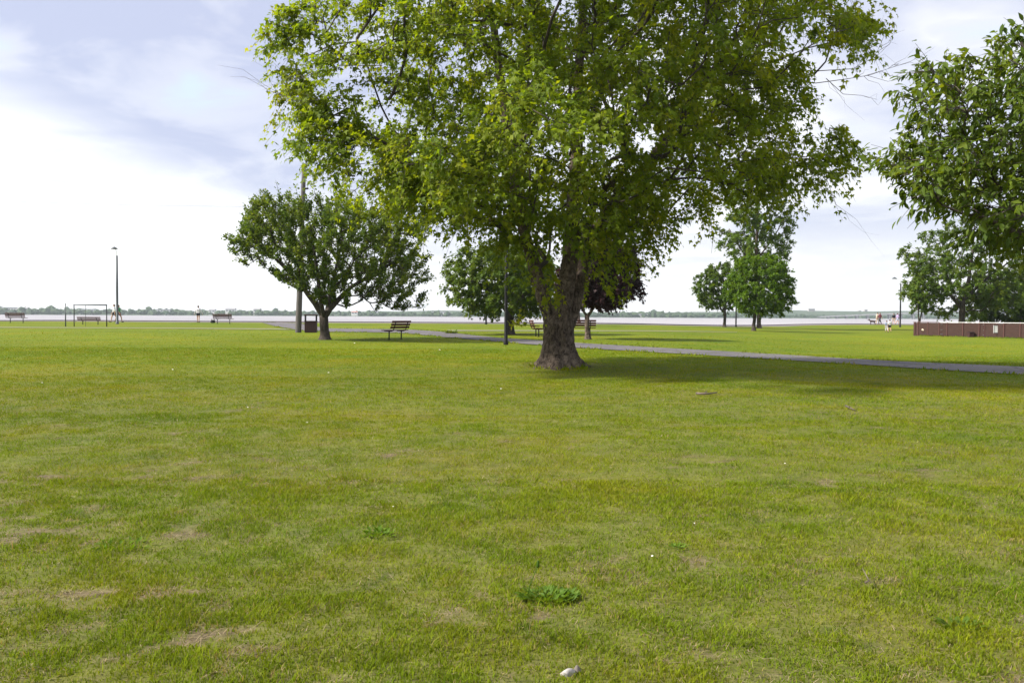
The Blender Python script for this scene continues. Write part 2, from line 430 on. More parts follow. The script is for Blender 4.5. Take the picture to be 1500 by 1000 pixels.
# ------------------------------------------------------------------ grass blades
def grass():
    rs = np.random.RandomState(11)
    bands = [(2.2, 5.0, 9000), (5.0, 8.0, 5600), (8.0, 13, 2700), (13, 20, 1200), (20, 34, 420), (34, 66, 70)]
    QV = []; TV = []; qa = []; ta = []
    for (y0, y1, dens) in bands:
        wmax = .64 * y1 + 1.6
        n = int((y1 - y0) * 2 * wmax * dens)
        x = (rs.rand(n) * 2 - 1) * wmax; y = y0 + rs.rand(n) * (y1 - y0)
        k = np.abs(x) < .64 * y + 1.6; x = x[k]; y = y[k]
        cl = fbm(x * 4.1 + 5, y * 4.1 + 2, 3); big = fbm(x * .6, y * .6 + 30, 3)
        b = bare(x, y)
        k = rs.rand(len(x)) < np.clip((1 - b * .86) * (.42 + 1.3 * smooth(.32, .60, cl)), 0, 1)
        k &= rs.rand(len(x)) < 1 - smooth(24, 64, y) * .9
        k &= ((x - 1.25) ** 2 + (y - 24.2) ** 2) > .55 ** 2
        x = x[k]; y = y[k]; cl = cl[k]; big = big[k]; b = b[k]; n = len(x)
        h = (.014 + .016 * rs.rand(n) + .024 * smooth(.48, .72, cl) * rs.rand(n)) * (.75 + .6 * big) * (1 - .4 * b)
        h = np.where(rs.rand(n) < .012, h * 1.9, h)
        w = (.0018 + .0015 * rs.rand(n)) * np.maximum(1, y / 6.5)
        a = rs.rand(n) * 2 * np.pi; lean = (.25 + .9 * rs.rand(n)) * h; la = rs.rand(n) * 2 * np.pi
        z = gheight(x, y) - .004
        base = np.stack([x, y, z], -1)
        s = np.stack([np.cos(a) * w, np.sin(a) * w, 0 * a], -1)
        ld = np.stack([np.cos(la), np.sin(la), 0 * a], -1)
        tip = base + ld * lean[:, None] + np.stack([0 * h, 0 * h, h], -1)
        tint = np.clip(.45 + .22 * rs.randn(n) + .35 * (big - .5), 0, 1)
        dry = np.where(rs.rand(n) < .05 + .5 * b + .06 * smooth(.5, .7, big), .5 + .5 * rs.rand(n), .06 * rs.rand(n))
        if y1 <= 8:
            mid = base + ld * (lean * .28)[:, None] + np.stack([0 * h, 0 * h, h * .58], -1)
            QV.append(np.stack([base - s, base + s, mid + s * .8, mid - s * .8, tip], 1)); qa.append((tint, dry))
        else:
            TV.append(np.stack([base - s, base + s, tip], 1)); ta.append((tint, dry))
    Q = np.concatenate(QV); T = np.concatenate(TV)
    nq, ntr = len(Q), len(T)
    V = np.concatenate([Q.reshape(-1, 3), T.reshape(-1, 3)])
    o = np.arange(nq)[:, None] * 5
    fq = o + np.array([[0, 1, 2, 3]]); ft = o + np.array([[3, 2, 4]])
    f3 = nq * 5 + np.arange(ntr)[:, None] * 3 + np.array([[0, 1, 2]])
    me = fast_mesh('grass', V, [fq, ft, f3])
    for i, nm in enumerate(('tint', 'dry')):
        q = np.concatenate([a[i] for a in qa]); t = np.concatenate([a[i] for a in ta])
        face_attr(me, nm, np.concatenate([q, q, t]))
    g = link('grass', me, M['blade']); tag(g, 'short patchy yellow green grass covering the lawn', 'grass', None, 'stuff')
grass()
def straw():
    """dead pale stalks lying flat between the living blades of the nearer lawn"""
    rs = np.random.RandomState(19); Vs = []; tt = []
    for (y0, y1, dens) in ((2.2, 6, 1500), (6, 11, 550), (11, 18, 130)):
        wmax = .64 * y1 + 1.6; n = int((y1 - y0) * 2 * wmax * dens)
        x = (rs.rand(n) * 2 - 1) * wmax; y = y0 + rs.rand(n) * (y1 - y0)
        p = .12 + 1.2 * bare(x, y) + .35 * smooth(.52, .66, fbm(x * 2.3 + 70, y * 2.3 + 8, 3))
        k = rs.rand(n) < p; x = x[k]; y = y[k]; n = len(x)
        a = rs.rand(n) * 6.283; l = .02 + .04 * rs.rand(n); w = (.0008 + .0008 * rs.rand(n)) * np.maximum(1, y / 5)
        z = gheight(x, y) + .002 + .014 * rs.rand(n); dz = rs.randn(n) * .008
        b0 = np.stack([x, y, z], -1); d = np.stack([np.cos(a) * l, np.sin(a) * l, dz], -1); q = np.stack([-np.sin(a) * w, np.cos(a) * w, 0 * a], -1)
        Vs.append(np.stack([b0 - q, b0 + q, b0 + d + q * .5, b0 + d - q * .5], 1)); tt.append(rs.rand(n))
    V = np.concatenate(Vs); n = len(V)
    me = fast_mesh('straw', V.reshape(-1, 3), np.arange(n * 4).reshape(n, 4)); face_attr(me, 'tint', np.concatenate(tt))
    m, nt, out = newmat('dry_straw'); c = ramp(nt, attr(nt, 'tint'), [(0, (.075, .052, .036)), (.45, (.165, .125, .070)), (1, (.28, .225, .135))])
    principled(nt, out, c, .7, spec=.2)
    tag(link('straw', me, m), 'pale dead straw lying flat in the nearer grass', 'straw', None, 'stuff')
straw()
def edge_tufts():
    """longer ragged grass along both edges of the path and round the foot of posts"""
    rs = np.random.RandomState(5); X = []
    for E, sgn in ((PATH[0], 1), (PATH[1], -1)):
        for k in range(len(E) - 1):
            L = np.linalg.norm(E[k + 1] - E[k]); n = int(L * 34)
            t = rs.rand(n)[:, None]; p = E[k] * (1 - t) + E[k + 1] * t
            p = p + np.stack([rs.randn(n) * .05, sgn * np.abs(rs.randn(n)) * .16 - sgn * .03], -1)
            X.append(p[fbm(p[:, 0] * 1.3, p[:, 1] * 1.3 + 60, 2) > .45])
    tb = G(819, 537); a = rs.rand(420) * 6.283; r = .50 + np.abs(rs.randn(420)) * .14 + .08 * np.sin(7 * a)
    X.append(np.stack([tb[0] + r * np.cos(a), tb[1] + r * np.sin(a)], -1))
    fp = [G(*p)[:2] for p in ((1345.5, 491.8), (1376, 492.6), (1441, 494.0), (1530, 496.3))]
    for k in range(3):
        t = rs.rand(170)[:, None]; X.append(fp[k] * (1 - t) + fp[k + 1] * t + np.array([0, -.14]) - np.abs(rs.randn(170, 2)) * [0, .06])
    X = np.concatenate(X); x, y = X[:, 0], X[:, 1]; n = len(x)
    z = terrain(x, y); h = .05 + .08 * rs.rand(n) ** 2; w = .018 + .02 * rs.rand(n); a = rs.rand(n) * 6.28; la = rs.rand(n) * 6.28
    base = np.stack([x, y, z], -1); s = np.stack([np.cos(a) * w, np.sin(a) * w, 0 * a], -1)
    tip = base + np.stack([np.cos(la) * h * .6, np.sin(la) * h * .6, h], -1)
    me = fast_mesh('edge_grass', np.stack([base - s, base + s, tip], 1).reshape(-1, 3), np.arange(n * 3).reshape(n, 3))
    face_attr(me, 'tint', rs.rand(n) * .6); face_attr(me, 'dry', (rs.rand(n) < .1) * .6)
    tag(link('edge_grass', me, M['blade']), 'ragged longer grass along the edges of the asphalt path', 'grass', None, 'stuff')
edge_tufts()

# ------------------------------------------------------------------ trees
T_MAPLE = (np.array([(0, 0, 0), (-.50, .40, -.06), (-.16, .50, .02), (0, 1, -.12), (.16, .50, .02), (.50, .40, -.06)]), np.array([(0, 2, 1), (0, 3, 2), (0, 4, 3), (0, 5, 4)]))
T_OVAL = (np.array([(0, 0, 0), (-.33, .45, .05), (0, 1, -.06), (.33, .45, .05)]), np.array([(0, 2, 1), (0, 3, 2)]))
T_LONG = (np.array([(0, 0, 0), (-.17, .22, .05), (-.22, .5, .06), (-.12, .8, .01), (0, 1.05, -.12), (.12, .8, .01), (.22, .5, .06), (.17, .22, .05), (0, .5, -.02)]),
          np.array([(0, 8, 1), (1, 8, 2), (2, 8, 3), (3, 8, 4), (4, 8, 5), (5, 8, 6), (6, 8, 7), (7, 8, 0)])[:, ::-1])
def unit(v): return v / (np.linalg.norm(v, axis=-1, keepdims=True) + 1e-9)
def leaves(name, pos, tip, nrm, size, tint, tmpl, mat, parent):
    tv, tf = tmpl; T = unit(tip); X = unit(np.cross(T, nrm)); Nn = np.cross(X, T)
    V = pos[:, None, :] + size[:, None, None] * (tv[None, :, 0:1] * X[:, None] + tv[None, :, 1:2] * T[:, None] + tv[None, :, 2:3] * Nn[:, None])
    n = len(pos); k = len(tv)
    f = (np.arange(n)[:, None, None] * k + tf[None]).reshape(-1, 3)
    me = fast_mesh(name, V.reshape(-1, 3), f)
    face_attr(me, 'tint', np.repeat(np.clip(tint, 0, 1), len(tf)))
    return link(name, me, mat, parent)

def grow(rs, limbs, targets, seg=.5, rtip=.008, pw=.35, expo=.44, gnarl=.07, sag=0.0):
    pos = []; par = []; pl = []; minr = []; br = []
    def addn(p, q, r=0):
        pos.append(p); par.append(q); pl.append(0 if q < 0 else pl[q] + np.linalg.norm(p - pos[q])); minr.append(r); return len(pos) - 1
    for pts, rad in limbs:
        pts = [np.array(p, float) for p in pts]; ids = []
        if pos:
            A = np.array(pos); q = int(np.argmin(((A - pts[0]) ** 2).sum(1))); ids = [q]
        else: q = -1
        for i in range(len(pts)):
            if i and np.linalg.norm(pts[i] - pts[i - 1]) > seg * 1.4:
                m = max(2, int(np.linalg.norm(pts[i] - pts[i - 1]) / seg))
                for k in range(1, m):
                    t = k / m; q = addn(pts[i - 1] * (1 - t) + pts[i] * t + rs.randn(3) * .02, q, rad[i - 1] * (1 - t) + rad[i] * t); ids.append(q)
            q = addn(pts[i], q, rad[i]); ids.append(q)
        br.append(ids)
    nl = len(br)
    root = np.array(limbs[0][0][-1], float)
    order = np.argsort(((targets - root) ** 2).sum(1)); ends = []
    for ti in order:
        t = targets[ti]; A = np.array(pos); d = np.linalg.norm(A - t, axis=1)
        up = (A[:, 2] - t[2]) * .15
        q = int(np.argmin(d + pw * np.array(pl) + np.maximum(up, 0)))
        D = d[q]; n = max(2, int(D / seg)); p0 = pos[q]
        pd = p0 - pos[par[q]] if par[q] >= 0 else np.array([0, 0, 1.0]); pd = pd / (np.linalg.norm(pd) + 1e-9)
        c = p0 + pd * D * .38 + np.array([0, 0, .10 * D]); ids = [q]
        for k in range(1, n + 1):
            s = k / n; p = (1 - s) ** 2 * p0 + 2 * s * (1 - s) * c + s * s * t
            if k < n: p = p + rs.randn(3) * gnarl * seg
            q = addn(p, q); ids.append(q)
        ends.append(q); br.append(ids)
    w = np.zeros(len(pos))
    for e in ends: w[e] += 1
    for i in range(len(pos) - 1, 0, -1):
        if par[i] >= 0: w[par[i]] += w[i]
    r = np.maximum(rtip * np.maximum(w, .6) ** expo, np.array(minr))
    return np.array(pos), r, br, nl

def branch_tubes(mb, pos, r, br, nl, skip_limbs=False, sides=6):
    for bi, ids in enumerate(br):
        if skip_limbs and bi < nl: continue
        rr = [float(r[i]) for i in ids]
        if len(rr) > 1: rr[0] = min(rr[0], rr[1] * 1.25)
        n = sides if max(rr) > .03 else (5 if max(rr) > .015 else 4)
        if bi < nl: n = max(n, 9)
        mb.tube([pos[i] for i in ids], rr, n)

def spray(rs, tg, center, ntw, L, nlf, a_out=.8, a_rand=.8, a_up=.1, droop=.5, leafdroop=.6, jit=.07, mb=None, twr=.004, tscale=1.0, twsides=3):
    n = len(tg); T = np.repeat(tg, ntw, 0); m = len(T)
    out = unit(T - center)
    d = unit(out * a_out + rs.randn(m, 3) * a_rand * .6 + np.array([0, 0, a_up]))
    ln = L * (.45 + .75 * rs.rand(m))
    s = .1 + .9 * rs.rand(m, nlf) ** .8
    p = T[:, None] + d[:, None] * (ln[:, None] * s)[..., None]
    p[..., 2] -= droop * ln[:, None] * s ** 2
    p += rs.randn(m, nlf, 3) * jit
    tip = d[:, None] * .5 + rs.randn(m, nlf, 3) * .55 + np.array([0, 0, -leafdroop])
    nrm = np.array([0, 0, .75]) + out[:, None] * .5 + rs.randn(m, nlf, 3) * .45
    tint = np.repeat((rs.randn(m) * .14)[:, None], nlf, 1) + np.repeat(rs.randn(n) * .12, ntw)[:, None] + rs.randn(m, nlf) * .12 + .45
    if mb is not None:
        for i in range(m):
            q = [T[i] + d[i] * ln[i] * k - np.array([0, 0, droop * ln[i] * k * k]) for k in (0, .5, 1)]
            mb.tube(q, [twr * 1.6, twr, twr * .5], twsides, caps=False)
    return p.reshape(-1, 3), tip.reshape(-1, 3), nrm.reshape(-1, 3), tint.ravel()

class Crown:
    """crown volume from (height, reach to the left, reach to the right) with a depth of its own"""
    def __init__(s, prof, depth=.9, lump=.16, seed=0, ycen=0.0):
        p = np.array(sorted(prof)); s.z = p[:, 0]; s.l = p[:, 1]; s.r = p[:, 2]; s.depth = depth; s.lump = lump; s.seed = seed; s.yc = ycen
    def cx(s, z): return (np.interp(z, s.z, s.r) - np.interp(z, s.z, s.l)) / 2
    def sample(s, rs, n, mind, shell=.45):
        kd = []; out = []; z0, z1 = s.z[0], s.z[-1]; rm = max(s.l.max(), s.r.max()) + 1
        cell = {}
        tries = 0
        while len(out) < n and tries < n * 400:
            tries += 1
            z = z0 + (z1 - z0) * rs.rand(); x = (rs.rand() * 2 - 1) * rm; y = (rs.rand() * 2 - 1) * rm * s.depth
            l = np.interp(z, s.z, s.l); r = np.interp(z, s.z, s.r)
            c = (r - l) / 2; h = (r + l) / 2
            if h <= .02: continue
            u = (x - c) / h; v = y / (h * s.depth); rad = math.hypot(u, v)
            th = math.atan2(v, u)
            lim = 1 + s.lump * (math.sin(3 * th + z * 1.3 + s.seed) * .5 + math.sin(5 * th - z * 2.1 + s.seed * 2) * .5) - s.lump * .5
            if rad > lim: continue
            if rs.rand() > shell + (1 - shell) * (rad / lim) ** 2: continue
            k = (int(x // mind), int(y // mind), int(z // mind)); ok = True
            for a in (-1, 0, 1):
                for b in (-1, 0, 1):
                    for e in (-1, 0, 1):
                        for q in cell.get((k[0] + a, k[1] + b, k[2] + e), ()):
                            if (q[0] - x) ** 2 + (q[1] - y) ** 2 + (q[2] - z) ** 2 < mind * mind: ok = False
            if not ok: continue
            cell.setdefault(k, []).append((x, y, z)); out.append((x, y + s.yc, z))
        return np.array(out)

def pxprof(b, by_px, bx_px, rows):
    """profile rows (y, left x, right x) read in the photograph -> metres about the trunk"""
    s = F / b[1]
    return [((by_px - y) / s, (bx_px - l) / s, (r - bx_px) / s) for y, l, r in rows]

# --- the big maple in the middle
def big_maple():
    rs = np.random.RandomState(21)
    bpx = (819, 537); b = G(*bpx); d = b[1]
    t = thing('maple_tree', 'huge old maple with thick forked trunk and wide yellow green crown on the lawn', 'tree', tuple(b))
    L = lambda rows: [P(x, y, d + o) - b for x, y, o in rows]
    limbs = [
        (L([(819, 545, 0), (819, 500, 0), (817, 470, 0)]), [.40, .37, .36]),
        (L([(806, 470, 0), (797, 440, -.02), (784, 395, -.15), (768, 340, -.35), (756, 280, -.55), (746, 200, -.6), (732, 110, -.5), (718, 10, -.3), (708, -110, 0), (705, -230, .1)]), [.185, .165, .155, .145, .14, .125, .11, .09, .06, .035]),
        (L([(822, 470, -.04), (827, 430, -.08), (834, 385, -.05), (839, 330, .05), (842, 260, .2), (846, 180, .3), (850, 80, .4), (855, -60, .3), (850, -250, .2)]), [.24, .215, .20, .185, .165, .145, .12, .08, .04]),
        (L([(835, 472, .22), (845, 430, .32), (856, 385, .45), (874, 335, .6), (900, 300, .8), (932, 268, 1.0), (985, 190, 1.3), (1040, 110, 1.5), (1098, 30, 1.8), (1150, -60, 2)]), [.19, .175, .165, .155, .15, .14, .12, .10, .07, .04]),
        (L([(768, 340, -.35), (735, 275, -1.0), (690, 228, -1.6), (640, 208, -2.0), (596, 172, -2.3), (547, 115, -2.5), (500, 58, -2.6), (462, 12, -2.6)]), [.14, .11, .095, .085, .075, .06, .04, .02]),
        (L([(985, 190, 1.3), (1040, 168, .8), (1092, 143, 0.3), (1150, 119, -.2), (1192, 110, -.5), (1235, 108, -.7)]), [.09, .075, .062, .045, .03, .015]),
        (L([(842, 260, .2), (820, 225, -1.2), (790, 180, -2.8), (760, 130, -4.2), (735, 80, -5.2)]), [.12, .10, .08, .055, .03]),
        (L([(846, 180, .3), (868, 130, 2.0), (895, 60, 4.0), (915, -20, 5.4)]), [.12, .10, .07, .03]),
        (L([(874, 335, .6), (905, 285, -.6), (955, 235, -2.2), (1005, 185, -3.8), (1045, 140, -4.8)]), [.12, .095, .075, .05, .03]),
        (L([(932, 268, 1.0), (1000, 255, 1.0), (1065, 245, .6), (1130, 240, 0), (1190, 250, -.4)]), [.10, .08, .06, .04, .015]),
        (L([(756, 280, -.55), (700, 255, .8), (640, 250, 2.2), (580, 245, 3.4), (520, 240, 4)]), [.10, .08, .06, .04, .02]),
        (L([(690, 228, -1.6), (640, 230, -2.6), (585, 245, -3.2), (520, 258, -3.4), (470, 262, -3.4)]), [.07, .06, .045, .03, .015]),
    ]
    rows = [(-430, 800, 850), (-340, 640, 1000), (-210, 505, 1150), (-90, 425, 1235), (0, 412, 1250), (60, 408, 1262), (110, 435, 1235), (150, 465, 1200),
            (190, 455, 1180), (230, 448, 1205), (262, 460, 1225), (285, 515, 1180), (312, 600, 1050), (340, 655, 985), (375, 745, 965), (405, 757, 905), (432, 780, 860)]
    cr = Crown(pxprof(b, bpx[1], bpx[0], rows), .92, .14, 1.0)
    tg = cr.sample(rs, 1850, .43, .36)
    # keep the trunk's face open and the near underside a little thinner
    keep = ~((np.abs(tg[:, 0]) < 1.2) & (tg[:, 2] < 2.6) & (tg[:, 1] < .2) & (rs.rand(len(tg)) < .75))
    tg = tg[keep]
    # pockets of air between the boughs, and low sprays hanging round the limbs
    hole = fbm(tg[:, 0] * .55 + tg[:, 1] * .23 + 20, tg[:, 2] * .75 - tg[:, 1] * .31 + 5, 2)
    tg = tg[(hole > .345) | ((tg[:, 0] > -1.0) & (hole > .29))]
    tg = tg[~(((tg[:, 0] < -4.2) | (tg[:, 0] > 5.2)) & (tg[:, 2] < 13) & (rs.rand(len(tg)) < .30))]
    ex = []
    for (x0, x1, y0, y1, o0, o1, n) in ((732, 790, 295, 360, -1.6, .3, 10), (520, 640, 40, 150, -3, 1, 20), (800, 850, 305, 345, -1.5, -.3, 6), (855, 985, 270, 340, -1.2, 1.5, 26),
                                        (590, 720, 205, 290, -4.5, -2.5, 26), (690, 850, 100, 230, -7, -5, 14), (1060, 1150, 255, 290, -1, .5, 6), (600, 660, 275, 315, -1.5, 1, 9),
                                        (1090, 1240, 228, 262, -.8, .5, 11), (1180, 1235, 180, 215, -1, 1, 5), (445, 600, 190, 242, -3.6, -1, 20), (400, 470, 10, 75, -2.8, -1.5, 13), (425, 520, 75, 190, -2.8, -.5, 17), (1200, 1270, 20, 70, -1, 1, 12), (450, 520, 150, 200, -2.6, -1, 8)):
        for k in range(n): ex.append(P(rs.uniform(x0, x1), rs.uniform(y0, y1), d + rs.uniform(o0, o1)) - b)
    tg = np.concatenate([tg, np.array(ex)])
    pos, r, br, nl = grow(rs, limbs, tg, .5, .0085, .30, .42)
    # trunk with buttress roots, blended with the limbs into one surface
    mb = MB(); na = 48; prof = [(-.30, .66), (-.12, .61), (0, .55), (.10, .50), (.22, .45), (.38, .415), (.6, .37), (.85, .35), (1.05, .34), (1.22, .30)]
    vs = []; fs = []
    for z, rad in prof:
        fl = math.exp(-max(z + .05, 0) / .26)
        for k in range(na):
            a = 2 * math.pi * k / na
            lob = .46 * fl * (.5 + .5 * math.sin(7 * a + .6 + .5 * math.sin(2 * a))) + .12 * fl * math.sin(3 * a + 1.0) + .02 * math.sin(11 * a + z * 3)
            g = -.15 * math.exp(-(((a - 1.5 * math.pi - .12 + .12 * z) / .20) ** 2)) - .10 * math.exp(-(((a - 1.5 * math.pi - .75) / .16) ** 2)) * (.3 + fl) - .08 * math.exp(-(((a - 1.5 * math.pi + .62) / .14) ** 2)) * (.2 + fl)
            rr = rad * (1 + lob + g)
            sx = 1.0 + .22 * max(0, (z - .5)) ; vs.append((rr * math.cos(a) * sx + .0 - .03 * z, rr * math.sin(a), z))
    for i in range(len(prof) - 1):
        for k in range(na):
            j = (k + 1) % na; fs.append((i * na + k, i * na + j, (i + 1) * na + j, (i + 1) * na + k))
    fs.append(tuple(range(na - 1, -1, -1))); fs.append(tuple(range((len(prof) - 1) * na, len(prof) * na)))
    mb.add(vs, fs)
    for k in range(9):                                   # surface roots
        a = k * 2 * math.pi / 9 + rs.rand() * .4; l = .58 + .22 * rs.rand()
        mb.tube([(.3 * math.cos(a), .3 * math.sin(a), .22), (.47 * math.cos(a + .1), .47 * math.sin(a + .1), .03), (l * math.cos(a + .2), l * math.sin(a + .2), -.12)], [.14, .085, .04], 8)
    for bi in range(1, nl):
        ids = br[bi]; mb.tube([pos[i] for i in ids], [float(r[i]) for i in ids], 12)
    for (a, z, q) in ((-1.2, .75, .06), (-1.9, 1.05, .05), (-.7, .5, .05), (-2.3, .45, .06), (-1.5, .35, .05)):
        mb.caps((.36 * math.cos(a), .36 * math.sin(a), z - .05), (.37 * math.cos(a), .37 * math.sin(a), z + .05), q, q, 8)
    me = remesh(mb, .032, 2)
    n = len(me.vertices); co = np.empty(n * 3, np.float32); me.vertices.foreach_get('co', co); co = co.reshape(-1, 3)
    no = np.empty(n * 3, np.float32); me.vertex_normals.foreach_get('vector', no); no = no.reshape(-1, 3)
    ang = np.arctan2(co[:, 1], co[:, 0])
    nz = fbm(ang * 5 + 30, co[:, 2] * 2.2 + 7, 4) - .5 + .5 * (fbm(co[:, 0] * 9 + co[:, 1] * 7, co[:, 2] * 7, 3) - .5)
    co += no * (nz * .10 * np.clip(1.6 - co[:, 2] * .35, .15, 1))[:, None]
    me.vertices.foreach_set('co', co.ravel()); me.update()
    tr = link('trunk', me, M['bark'], t, True)
    tw = MB(); branch_tubes(tw, pos, r, br, nl, True, 6)
    cz = np.array([0, 0, 3.0])
    p, tip, nrm, tint = spray(rs, tg, cz, 5, .80, 20, .6, .95, .05, .6, .85, .065, tw, .0045)
    size = .132 * (.55 + .75 * rs.rand(len(p)))
    # small leafy shoot low on the left of the trunk
    sh0 = P(790, 478, d - .3) - b; q = []
    for k in range(40):
        c = (P(756, 472, d - .45) - b) + rs.randn(3) * np.array([.13, .1, .05]) if k < 26 else (P(763, 462, d - .4) - b) + rs.randn(3) * np.array([.07, .07, .10]); q.append(c)
    q = np.array(q)
    tw.tube([sh0, (P(770, 476, d - .45) - b), (P(750, 474, d - .5) - b)], [.012, .008, .004], 5)
    p = np.concatenate([p, q]); tip = np.concatenate([tip, rs.randn(40, 3) * .6 + [0, 0, -.5]]); nrm = np.concatenate([nrm, rs.randn(40, 3) * .4 + [0, 0, 1]])
    tint = np.concatenate([tint, .9 + 0 * q[:, 0]]); size = np.concatenate([size, .13 + 0 * q[:, 0]])
    build('branches', tw, M['twig'], t, True)
    leaves('crown', p, tip, nrm, size, tint, T_MAPLE, M['maple'], t)
    # bare dead twigs at the two sides and hanging by the limbs
    def twig(path, r0, forks=6):
        dt = MB()
        w = [P(x, y, d + o) - b for x, y, o in path]
        dt.tube(w, list(np.linspace(r0, r0 * .25, len(w))), 5)
        for k in range(forks):
            i = rs.randint(1, len(w)); v = w[i] - w[i - 1]; v = v / np.linalg.norm(v)
            e = v + rs.randn(3) * .55 + np.array([0, 0, .05]); l = .35 + .6 * rs.rand()
            a0 = w[i - 1] + (w[i] - w[i - 1]) * rs.rand()
            dt.tube([a0, a0 + e * l * .3 + rs.randn(3) * .05, a0 + e * l * .65 + rs.randn(3) * .07 + [0, 0, .05], a0 + e * l + rs.randn(3) * .10 + [0, 0, -.03]], [r0 * .4, r0 * .3, r0 * .2, r0 * .1], 4)
        build('dead_twig', dt, M['paletwig'], t)
    twig([(1150, 119, -.2), (1195, 122, -.4), (1240, 116, -.5), (1275, 110, -.6), (1312, 97, -.7)], .014, 8)
    twig([(1160, 118, -.2), (1200, 104, -.2), (1250, 101, -.3), (1280, 84, -.4), (1290, 66, -.4)], .014, 7)
    twig([(1210, 115, -.4), (1235, 138, -.5), (1262, 140, -.5), (1285, 146, -.5)], .010, 4)
    twig([(560, 96, -2.4), (500, 96, -2.4), (460, 108, -2.4), (420, 119, -2.4)], .011, 8)
    twig([(500, 140, -2.3), (465, 147, -2.4), (430, 148, -2.4), (403, 134, -2.4)], .012, 9)
    twig([(764, 215, -1.2), (760, 270, -1.2), (768, 318, -1.1), (782, 335, -1.0)], .012, 3)
    twig([(838, 285, -.9), (832, 300, -.9), (848, 314, -.9)], .010, 1)
    twig([(1090, 250, .2), (1100, 290, .2), (1045, 345, .1), (1042, 372, .1)][2:], .008, 1)
    twig([(1210, 260, -.3), (1225, 300, -.3), (1250, 318, -.3)], .008, 2)
big_maple()

def tree(name, label, bpx, rows, limbs_px, leafm, seed, ntg, mind, ntw, tl, nlf, lsize, tmpl=T_MAPLE, depth=.9, lump=.18, base=None, barkm='bark2', up=.1, droop=.3, rtip=.010,
         scale_z0=None, cz=.4, shell=.35, spikes=0, twigs=True, aout=.7, leafdroop=.5, jit=.06, arand=.9, clear=None):
    rs = np.random.RandomState(seed)
    b = G(*bpx) if base is None else np.array(base)
    d = b[1]; t = thing(name, label, 'tree', tuple(b))
    limbs = [([P(x, y, d + o) - b for x, y, o, _ in l], [q[3] / 2 / (F / d) for q in l]) for l in limbs_px]
    limbs[0][0].insert(0, limbs[0][0][0] + np.array([0, 0, -.25])); limbs[0][1].insert(0, limbs[0][1][0] * 1.1)
    cr = Crown(pxprof(b, bpx[1], bpx[0], rows), depth, lump, seed)
    tg = cr.sample(rs, ntg, mind, shell)
    if clear: tg = tg[~((np.abs(tg[:, 0]) < clear[0]) & (tg[:, 1] < 1.2) & (tg[:, 2] < clear[1]))]
    pos, r, br, nl = grow(rs, limbs, tg, .45, rtip, .3, .42)
    mb = MB(); branch_tubes(mb, pos, r, br, nl, False, 6)
    # root flare
    r0 = limbs[0][1][1]
    mb.lathe([(r0 * 1.75, -.12), (r0 * 1.55, .0), (r0 * 1.22, .10), (r0 * 1.04, .26), (r0 * .96, .42)], 14, (limbs[0][0][1][0], limbs[0][0][1][1], 0))
    c = np.array([tg[:, 0].mean(), 0, tg[:, 2].min() + (tg[:, 2].max() - tg[:, 2].min()) * cz])
    p, tip, nrm, tint = spray(rs, tg, c, ntw, tl, nlf, aout, arand, up, droop, leafdroop, jit, mb if twigs else None, .006)
    if spikes:                                            # upright young shoots standing out of the crown
        k = np.argsort(-(tg[:, 2] + .55 * np.abs(tg[:, 0] - c[0])))[:spikes * 2]; k = rs.choice(k, spikes, False)
        st = tg[k]; dirs = unit(np.stack([(st[:, 0] - c[0]) * .22, st[:, 1] * .2, np.full(spikes, 1.5)], -1) + rs.randn(spikes, 3) * .15)
        ln = .6 + .8 * rs.rand(spikes)
        for i in range(spikes):
            mb.tube([st[i], st[i] + dirs[i] * ln[i] * .5, st[i] + dirs[i] * ln[i]], [.014, .009, .004], 4)
        s = rs.rand(spikes, 30)
        q = (st[:, None] + dirs[:, None] * (ln[:, None] * s)[..., None] + rs.randn(spikes, 30, 3) * (.13 * (1.15 - s))[..., None]).reshape(-1, 3)
        p = np.concatenate([p, q]); tip = np.concatenate([tip, rs.randn(len(q), 3) * .5 + [0, 0, .1]]); nrm = np.concatenate([nrm, rs.randn(len(q), 3) * .6 + [0, 0, .6]]); tint = np.concatenate([tint, .6 + .15 * rs.randn(len(q))])
    build('trunk', mb, M[barkm], t, True)
    size = 1.32 * lsize * (.6 + .7 * rs.rand(len(p)))
    leaves('crown', p, tip, nrm, size, tint, tmpl, M[leafm], t)
    return t

tree('spreading_tree', 'low wide spreading tree with short forked trunk beside the wooden utility pole', (476, 497.5),
     [(306, 372, 590), (318, 358, 612), (335, 346, 620), (356, 342, 628), (376, 354, 632), (396, 376, 632), (416, 402, 630), (432, 428, 624), (445, 448, 612), (457, 540, 604)],
     [[(476, 497.5, 0, 14), (475, 480, 0, 13), (474, 462, 0, 13)], [(474, 464, 0, 9), (462, 445, -.2, 8), (440, 415, -.6, 6), (410, 385, -.9, 4), (375, 355, -1, 2)],
      [(476, 464, 0, 9), (492, 443, .1, 8), (515, 420, .5, 6), (555, 395, .9, 4), (600, 375, 1, 2)], [(474, 464, -.1, 7), (468, 425, -.5, 6), (462, 380, -1.2, 4), (455, 330, -1.4, 2)],
      [(478, 462, .2, 7), (484, 425, .9, 5), (495, 380, 1.8, 4), (505, 330, 2.2, 2)], [(492, 443, .1, 5), (520, 430, -1, 4), (560, 428, -2, 3), (600, 430, -2.4, 2)]],
     'spread', 31, 560, .39, 5, .60, 22, .095, T_OVAL, .95, .12, up=.35, droop=.02, spikes=120, leafdroop=.1, cz=-.15, aout=1.1, arand=.55, jit=.05)
